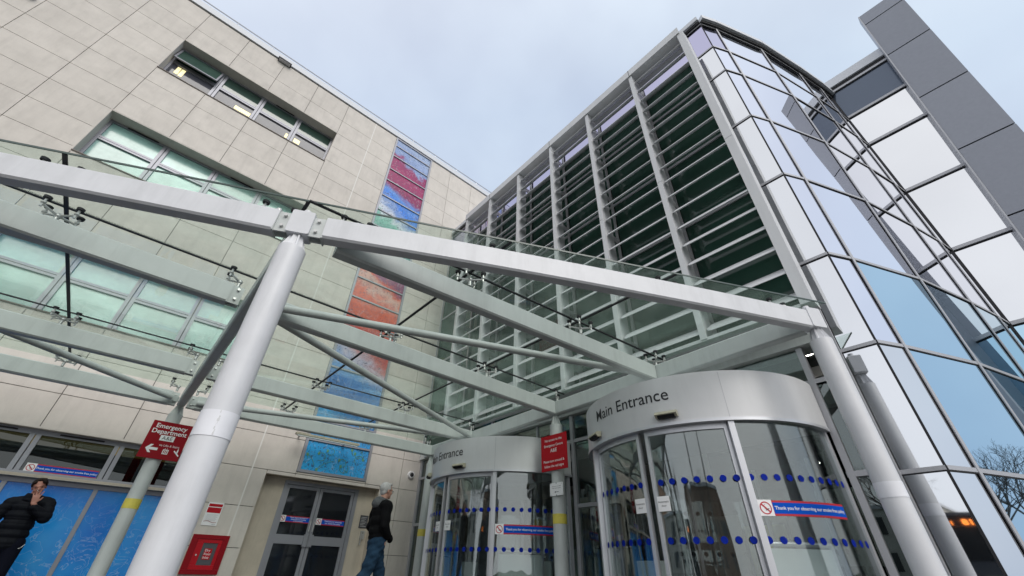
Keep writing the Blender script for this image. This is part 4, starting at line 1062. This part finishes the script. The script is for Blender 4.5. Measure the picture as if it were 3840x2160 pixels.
# hair: swept across a high forehead
m_ = MB()
def Hb(mb, a, b, d, rad, k): mb.ball(P(a, b, d), rad, n=16, m=12, sc_=k, rot=mt_)
Hb(m_, -.034, 0, .050, .096, (.94, .90, .86)); Hb(m_, .020, -.020, .108, .046, (.9, 1.3, .5)); Hb(m_, .060, -.058, .078, .034, (.7, .85, 1.0)); Hb(m_, .052, .050, .082, .030, (.7, .9, .8)); Hb(m_, .028, -.078, .045, .028, (.7, .5, 1.5)); Hb(m_, .028, .078, .045, .024, (.7, .5, 1.4))
blob(m_, 'hair', 'hair_brown', S, .006, 3)
m_ = MB()
for q_ in (1, -1): Hb(m_, .086, .034*q_, .002, .010, (.35, 1.3, .22)); Hb(m_, .094, .035*q_, .026, .013, (.35, 1.5, .24))
m_.build('brows_and_lashes', 'hair_brown', S, True)
cg = MB(); a_ = P(.098, -.004, -.058); cg.tube(a_, a_+V3(-.015, -.075, .015), .0042, n=8); cg = cg.build('cigarette', 'cigarette_paper'); tag(cg, 'white cigarette at the lips of the person in the puffer jacket', 'cigarette')

# ---- the man walking to the doors
mx0, my0 = 3.39, 7.0
W = thing('person', (mx0, my0, G), 'white haired person in black hooded jacket and jeans walking towards the drum', 'person')
fw = V3(1, .10, -.06).normalized()
m_ = MB(); hc = V3(3.395, my0, 1.098)
P, mt_, B = head(m_, hc, fw, (.04, 0, 1), 1.02, 1.02)
limb(m_, [V3(3.345, my0, .88), V3(3.375, my0, 1.02)], [.064, .058])
s1, s2 = V3(3.37, my0-.185, .865), V3(3.37, my0+.185, .865)
limb(m_, [s1, V3(3.355, my0, .885), s2], [.055, .07, .055])
for zz, ra in ((.74, .125), (.58, .12), (.42, .12)): m_.ball(V3(3.375, my0, zz), ra, sc_=(.85, 1.2, 1.1))
hp = V3(3.39, my0, .36)
kA, aA = V3(3.24, my0-.09, -.06), V3(2.93, my0-.10, -.34); kB, aB = V3(3.55, my0+.07, -.03), V3(3.63, my0+.09, -.46)
limb(m_, [hp+V3(0, -.09, 0), kA, aA], [.095, .06, .04]); limb(m_, [hp+V3(0, .09, 0), kB, aB], [.095, .06, .04])
limb(m_, [aA+V3(-.02, 0, -.03), V3(2.95, my0-.10, -.49), V3(3.03, my0-.10, -.525)], [.035, .035, .025]); limb(m_, [aB, V3(3.78, my0+.09, -.51)], [.038, .03])
e1, w1_ = V3(3.35, my0-.235, .60), V3(3.46, my0-.16, .46); e2, w2_ = V3(3.35, my0+.235, .60), V3(3.46, my0+.16, .46)
limb(m_, [s1, e1, w1_], [.052, .042, .028]); limb(m_, [s2, e2, w2_], [.052, .042, .028])
hand(m_, w1_, (.15, .75, -.5), (1, .0, .3), (0, 0, 1), .9, .9); hand(m_, w2_, (.15, -.75, -.5), (1, 0, .3), (0, 0, 1), .9, .9)
blob(m_, 'body', 'skin', W, .0065, 4)
m_ = MB()
limb(m_, [s1, e1, w1_+V3(.01, 0, 0)], [.085, .072, .060]); limb(m_, [s2, e2, w2_], [.085, .072, .060])
limb(m_, [s1+V3(0, .03, 0), V3(3.35, my0, .885), s2-V3(0, .03, 0)], [.088, .098, .088])
for zz, ra, dx in ((.78, .155, -.01), (.66, .158, -.012), (.54, .155, -.005), (.44, .152, .015)): m_.ball(V3(3.375+dx, my0, zz), ra, sc_=(.92, 1.14, .8))
m_.ball(V3(3.56, my0-.08, .43), .055, sc_=(.6, 1.4, 1.1)); m_.tube(V3(3.345, my0, .90), V3(3.37, my0, .975), .105, .085, n=18)
def fold(co, nr): return nr*(.006*math.sin(co.z*34+co.x*13+co.y*9))
blob(m_, 'jacket', 'cloth_black', W, .009, 3, fold)
m_ = MB(); m_.ball(V3(3.275, my0, .905), .085, sc_=(1.05, 1.25, .95)); m_.ball(V3(3.30, my0, .955), .07, sc_=(1.1, 1.3, .8)); limb(m_, [V3(3.33, my0-.09, .955), V3(3.42, my0-.075, .945)], [.03, .022]); limb(m_, [V3(3.33, my0+.09, .955), V3(3.42, my0+.075, .945)], [.03, .022])
blob(m_, 'hood', 'hood_grey', W, .008, 4)
m_ = MB()
limb(m_, [hp+V3(-.02, -.08, .0), kA, aA+V3(-.01, 0, -.04)], [.120, .086, .072]); limb(m_, [hp+V3(.01, .07, 0), kB, aB+V3(0, 0, -.02)], [.118, .084, .076])
m_.ball(V3(3.38, my0, .33), .145, sc_=(.95, 1.12, .9))
def crease(co, nr): return nr*(.007*math.sin(co.z*38+co.x*22)+.004*math.sin(co.z*71-co.x*40))
blob(m_, 'jeans', 'denim', W, .010, 3, crease)
m_ = MB(); limb(m_, [V3(2.93, my0-.10, -.45), V3(3.05, my0-.10, -.52)], [.048, .034]); limb(m_, [V3(3.62, my0+.09, -.50), V3(3.81, my0+.09, -.515)], [.048, .034])
blob(m_, 'shoes', 'shoe', W, .010, 3)
m_ = MB(); Hb(m_, -.030, 0, .038, .101, (.95, .86, .92)); Hb(m_, .030, 0, .098, .05, (1.1, 1.2, .5)); Hb(m_, -.055, 0, -.02, .062, (.7, 1.1, .9)); Hb(m_, .012, .072, .03, .022, (1, .5, 1.2)); Hb(m_, .012, -.072, .03, .022, (1, .5, 1.2))
blob(m_, 'hair', 'hair_white', W, .006, 3)
m_ = MB()
for q_ in (1, -1):
    m_.path([P(.0, .080*q_, .008), P(.092, .066*q_, .004)], .0026, 6)
    m_.path([P(.104, .034*q_+.020*math.cos(a), -.002+.015*math.sin(a)) for a in [2*math.pi*i/12 for i in range(13)]], .0022, 6)
m_.path([P(.104, -.014, .0), P(.104, .014, .0)], .0022, 6)
m_.build('glasses', 'ink', W)

# ================================================================= what the mirror panels show: bus and bare trees behind the viewer
BX, BY = -14.0, 2.1
BU = thing('bus', (BX, BY, G), 'dark single deck bus with an orange number display, mirrored in the corner panel', 'bus')
MB().box(BX-9, BX, BY-1.25, BY+1.25, G+.35, 2.35).build('body', 'bus_paint', BU)
MB().box(BX-9.02, BX+.01, BY-1.20, BY+1.20, 2.351, 2.42).build('roof', 'bus_paint', BU)
MB().box(BX+.002, BX+.03, BY-1.15, BY+1.15, .35, 1.75).build('windscreen', 'bus_dark', BU)
hd_ = MB().box(BX+.002, BX+.05, BY-1.1, BY+1.1, 1.80, 2.25).build('destination_box', 'bus_dark', BU)
tx = MB(); tx.text('18', .36, lambda u, v: V3(BX+.053, BY-.05+u, 1.84+v), bold=.02); tx.text('18 C', .26, lambda u, v: V3(BX+.053, BY+.62+u, 1.84+v), bold=.01)
tx.build('route_number', 'display_orange', hd_)
for k in range(4): MB().box(BX-8.6+2.1*k, BX-6.7+2.1*k, BY-1.27, BY-1.251, .45, 1.7).build('side_window', 'bus_dark', BU)
for x in (BX-2.2, BX-7.2):
    for s in (-1, 1): MB().tube((x, BY+1.0*s, G+.5), (x, BY+1.27*s, G+.5), .5, n=24).build('wheel', 'rubber', BU)
for s in (-1, 1): MB().tube((BX+.002, BY+.95*s, 0.05), (BX+.03, BY+.95*s, 0.05), .11, n=14).build('headlight', 'sign_white', BU)
def bare_tree(x, y, hgt, seed, label):
    rn = random.Random(seed); t = thing('bare_tree', (x, y, G), label, 'tree', 'bare winter trees along the road')
    tr, br = MB(), MB()
    def grow(p, d, ln, r, lv, mb):
        q_ = p+d*ln; mb.tube(p, q_, r, r*.72, n=6 if lv < 3 else 3, caps=False)
        if lv >= 7: return
        for k in range(3 if lv in (1, 2, 4) else 2):
            ax = Vector((rn.gauss(0, 1), rn.gauss(0, 1), rn.gauss(0, .5))).normalized()
            nd = (d+ax*(.42+.10*lv*.4)+Vector((0, 0, .08))).normalized(); grow(q_, nd, ln*rn.uniform(.68, .86), r*.66, lv+1, br)
    grow(Vector((x, y, G)), Vector((rn.gauss(0, .05), rn.gauss(0, .05), 1)).normalized(), hgt*.24, hgt*.015, 0, tr)
    tr.build('trunk', 'bark', t); br.build('crown', 'bark', t)
    return t
bare_tree(-30, 5.5, 10.5, 3, 'bare tree with round crown beyond the bus, seen mirrored')
bare_tree(44, -27, 11.5, 4, 'tall bare tree mirrored in the blue lower panes at right')
bare_tree(50, -42, 14, 5, 'spreading bare tree mirrored at the far right edge')
bare_tree(-26, -6, 8, 6, 'small bare tree mirrored in the narrow corner panel')
bare_tree(38, -35, 10, 8, 'low bare tree with thin twigs beside the taller mirrored one')
bare_tree(58, -26, 12.5, 9, 'bare tree standing furthest behind the others mirrored at right')
# unseen far street side, added for reflections in curved glass and the mirror panels
pbr('far_brick', (.30, .20, .15), .9, var=.15, vs_=.8)
pbr('far_render', (.62, .60, .56), .9, var=.08, vs_=.5)
pbr('far_window', (.05, .06, .07), .15)
def far_block(x, y, wx, wy, hz, mt, label):
    t = thing('mirrored_building', (x, y, G), label, 'building', 'buildings added across the street for reflections')
    MB().box(x-wx/2, x+wx/2, y-wy/2, y+wy/2, G, hz).build('wall', mt, t)
    MB().box(x-wx/2-.2, x+wx/2+.2, y-wy/2-.2, y+wy/2+.2, hz+.001, hz+.35).build('roof', 'coping', t)
    k = int(wy//3.2)
    for i in range(k):
        for j in range(int(hz//3)):
            yy = y-wy/2+1.6+i*3.2; MB().box(x+wx/2+.01, x+wx/2+.05, yy-.6, yy+.6, 1.0+3*j, 2.5+3*j).build('window', 'far_window', t)
far_block(-48, -14, 12, 22, 8.5, 'far_brick', 'brown brick block added across the street, mirrored in the drum glass')
far_block(-52, 14, 12, 16, 6.2, 'far_render', 'low pale rendered block added across the street, mirrored in the drum glass')
far_block(-58, 38, 14, 26, 11.5, 'far_brick', 'taller brown brick block added across the street for reflections, furthest along')
def poplar(x, y, hgt, seed, label):
    rn = random.Random(seed); t = thing('mirrored_poplar', (x, y, G), label, 'tree', 'slim trees added across the street for reflections')
    MB().tube((x, y, G), (x, y, hgt*.95), hgt*.016, hgt*.003, n=8).build('trunk', 'bark', t)
    br = MB()
    for i in range(120):
        z = hgt*rn.uniform(.12, .9); a = rn.uniform(0, 6.28); L_ = hgt*.10*(1.1-z/hgt)+.3
        p = Vector((x, y, z)); q_ = p+Vector((math.cos(a)*L_*.5, math.sin(a)*L_*.5, L_*1.6)); br.tube(p, q_, .035, .008, n=3, caps=False)
        for k in range(3): br.tube(p+(q_-p)*(.3+.2*k), q_+Vector((rn.gauss(0, .25), rn.gauss(0, .25), rn.uniform(.1, .7))), .014, .004, n=3, caps=False)
    br.build('crown', 'bark', t)
poplar(-24, -9, 11, 1, 'added slim bare poplar mirrored in the near drum, nearest the bus')
poplar(-27, -3.5, 13, 2, 'tallest added slim bare poplar mirrored in the near drum')
poplar(-26, 10, 10, 3, 'short added slim bare poplar mirrored in the far drum')
poplar(-30, 18, 12.5, 4, 'slim bare poplar added for reflections at the end of the row across the street')
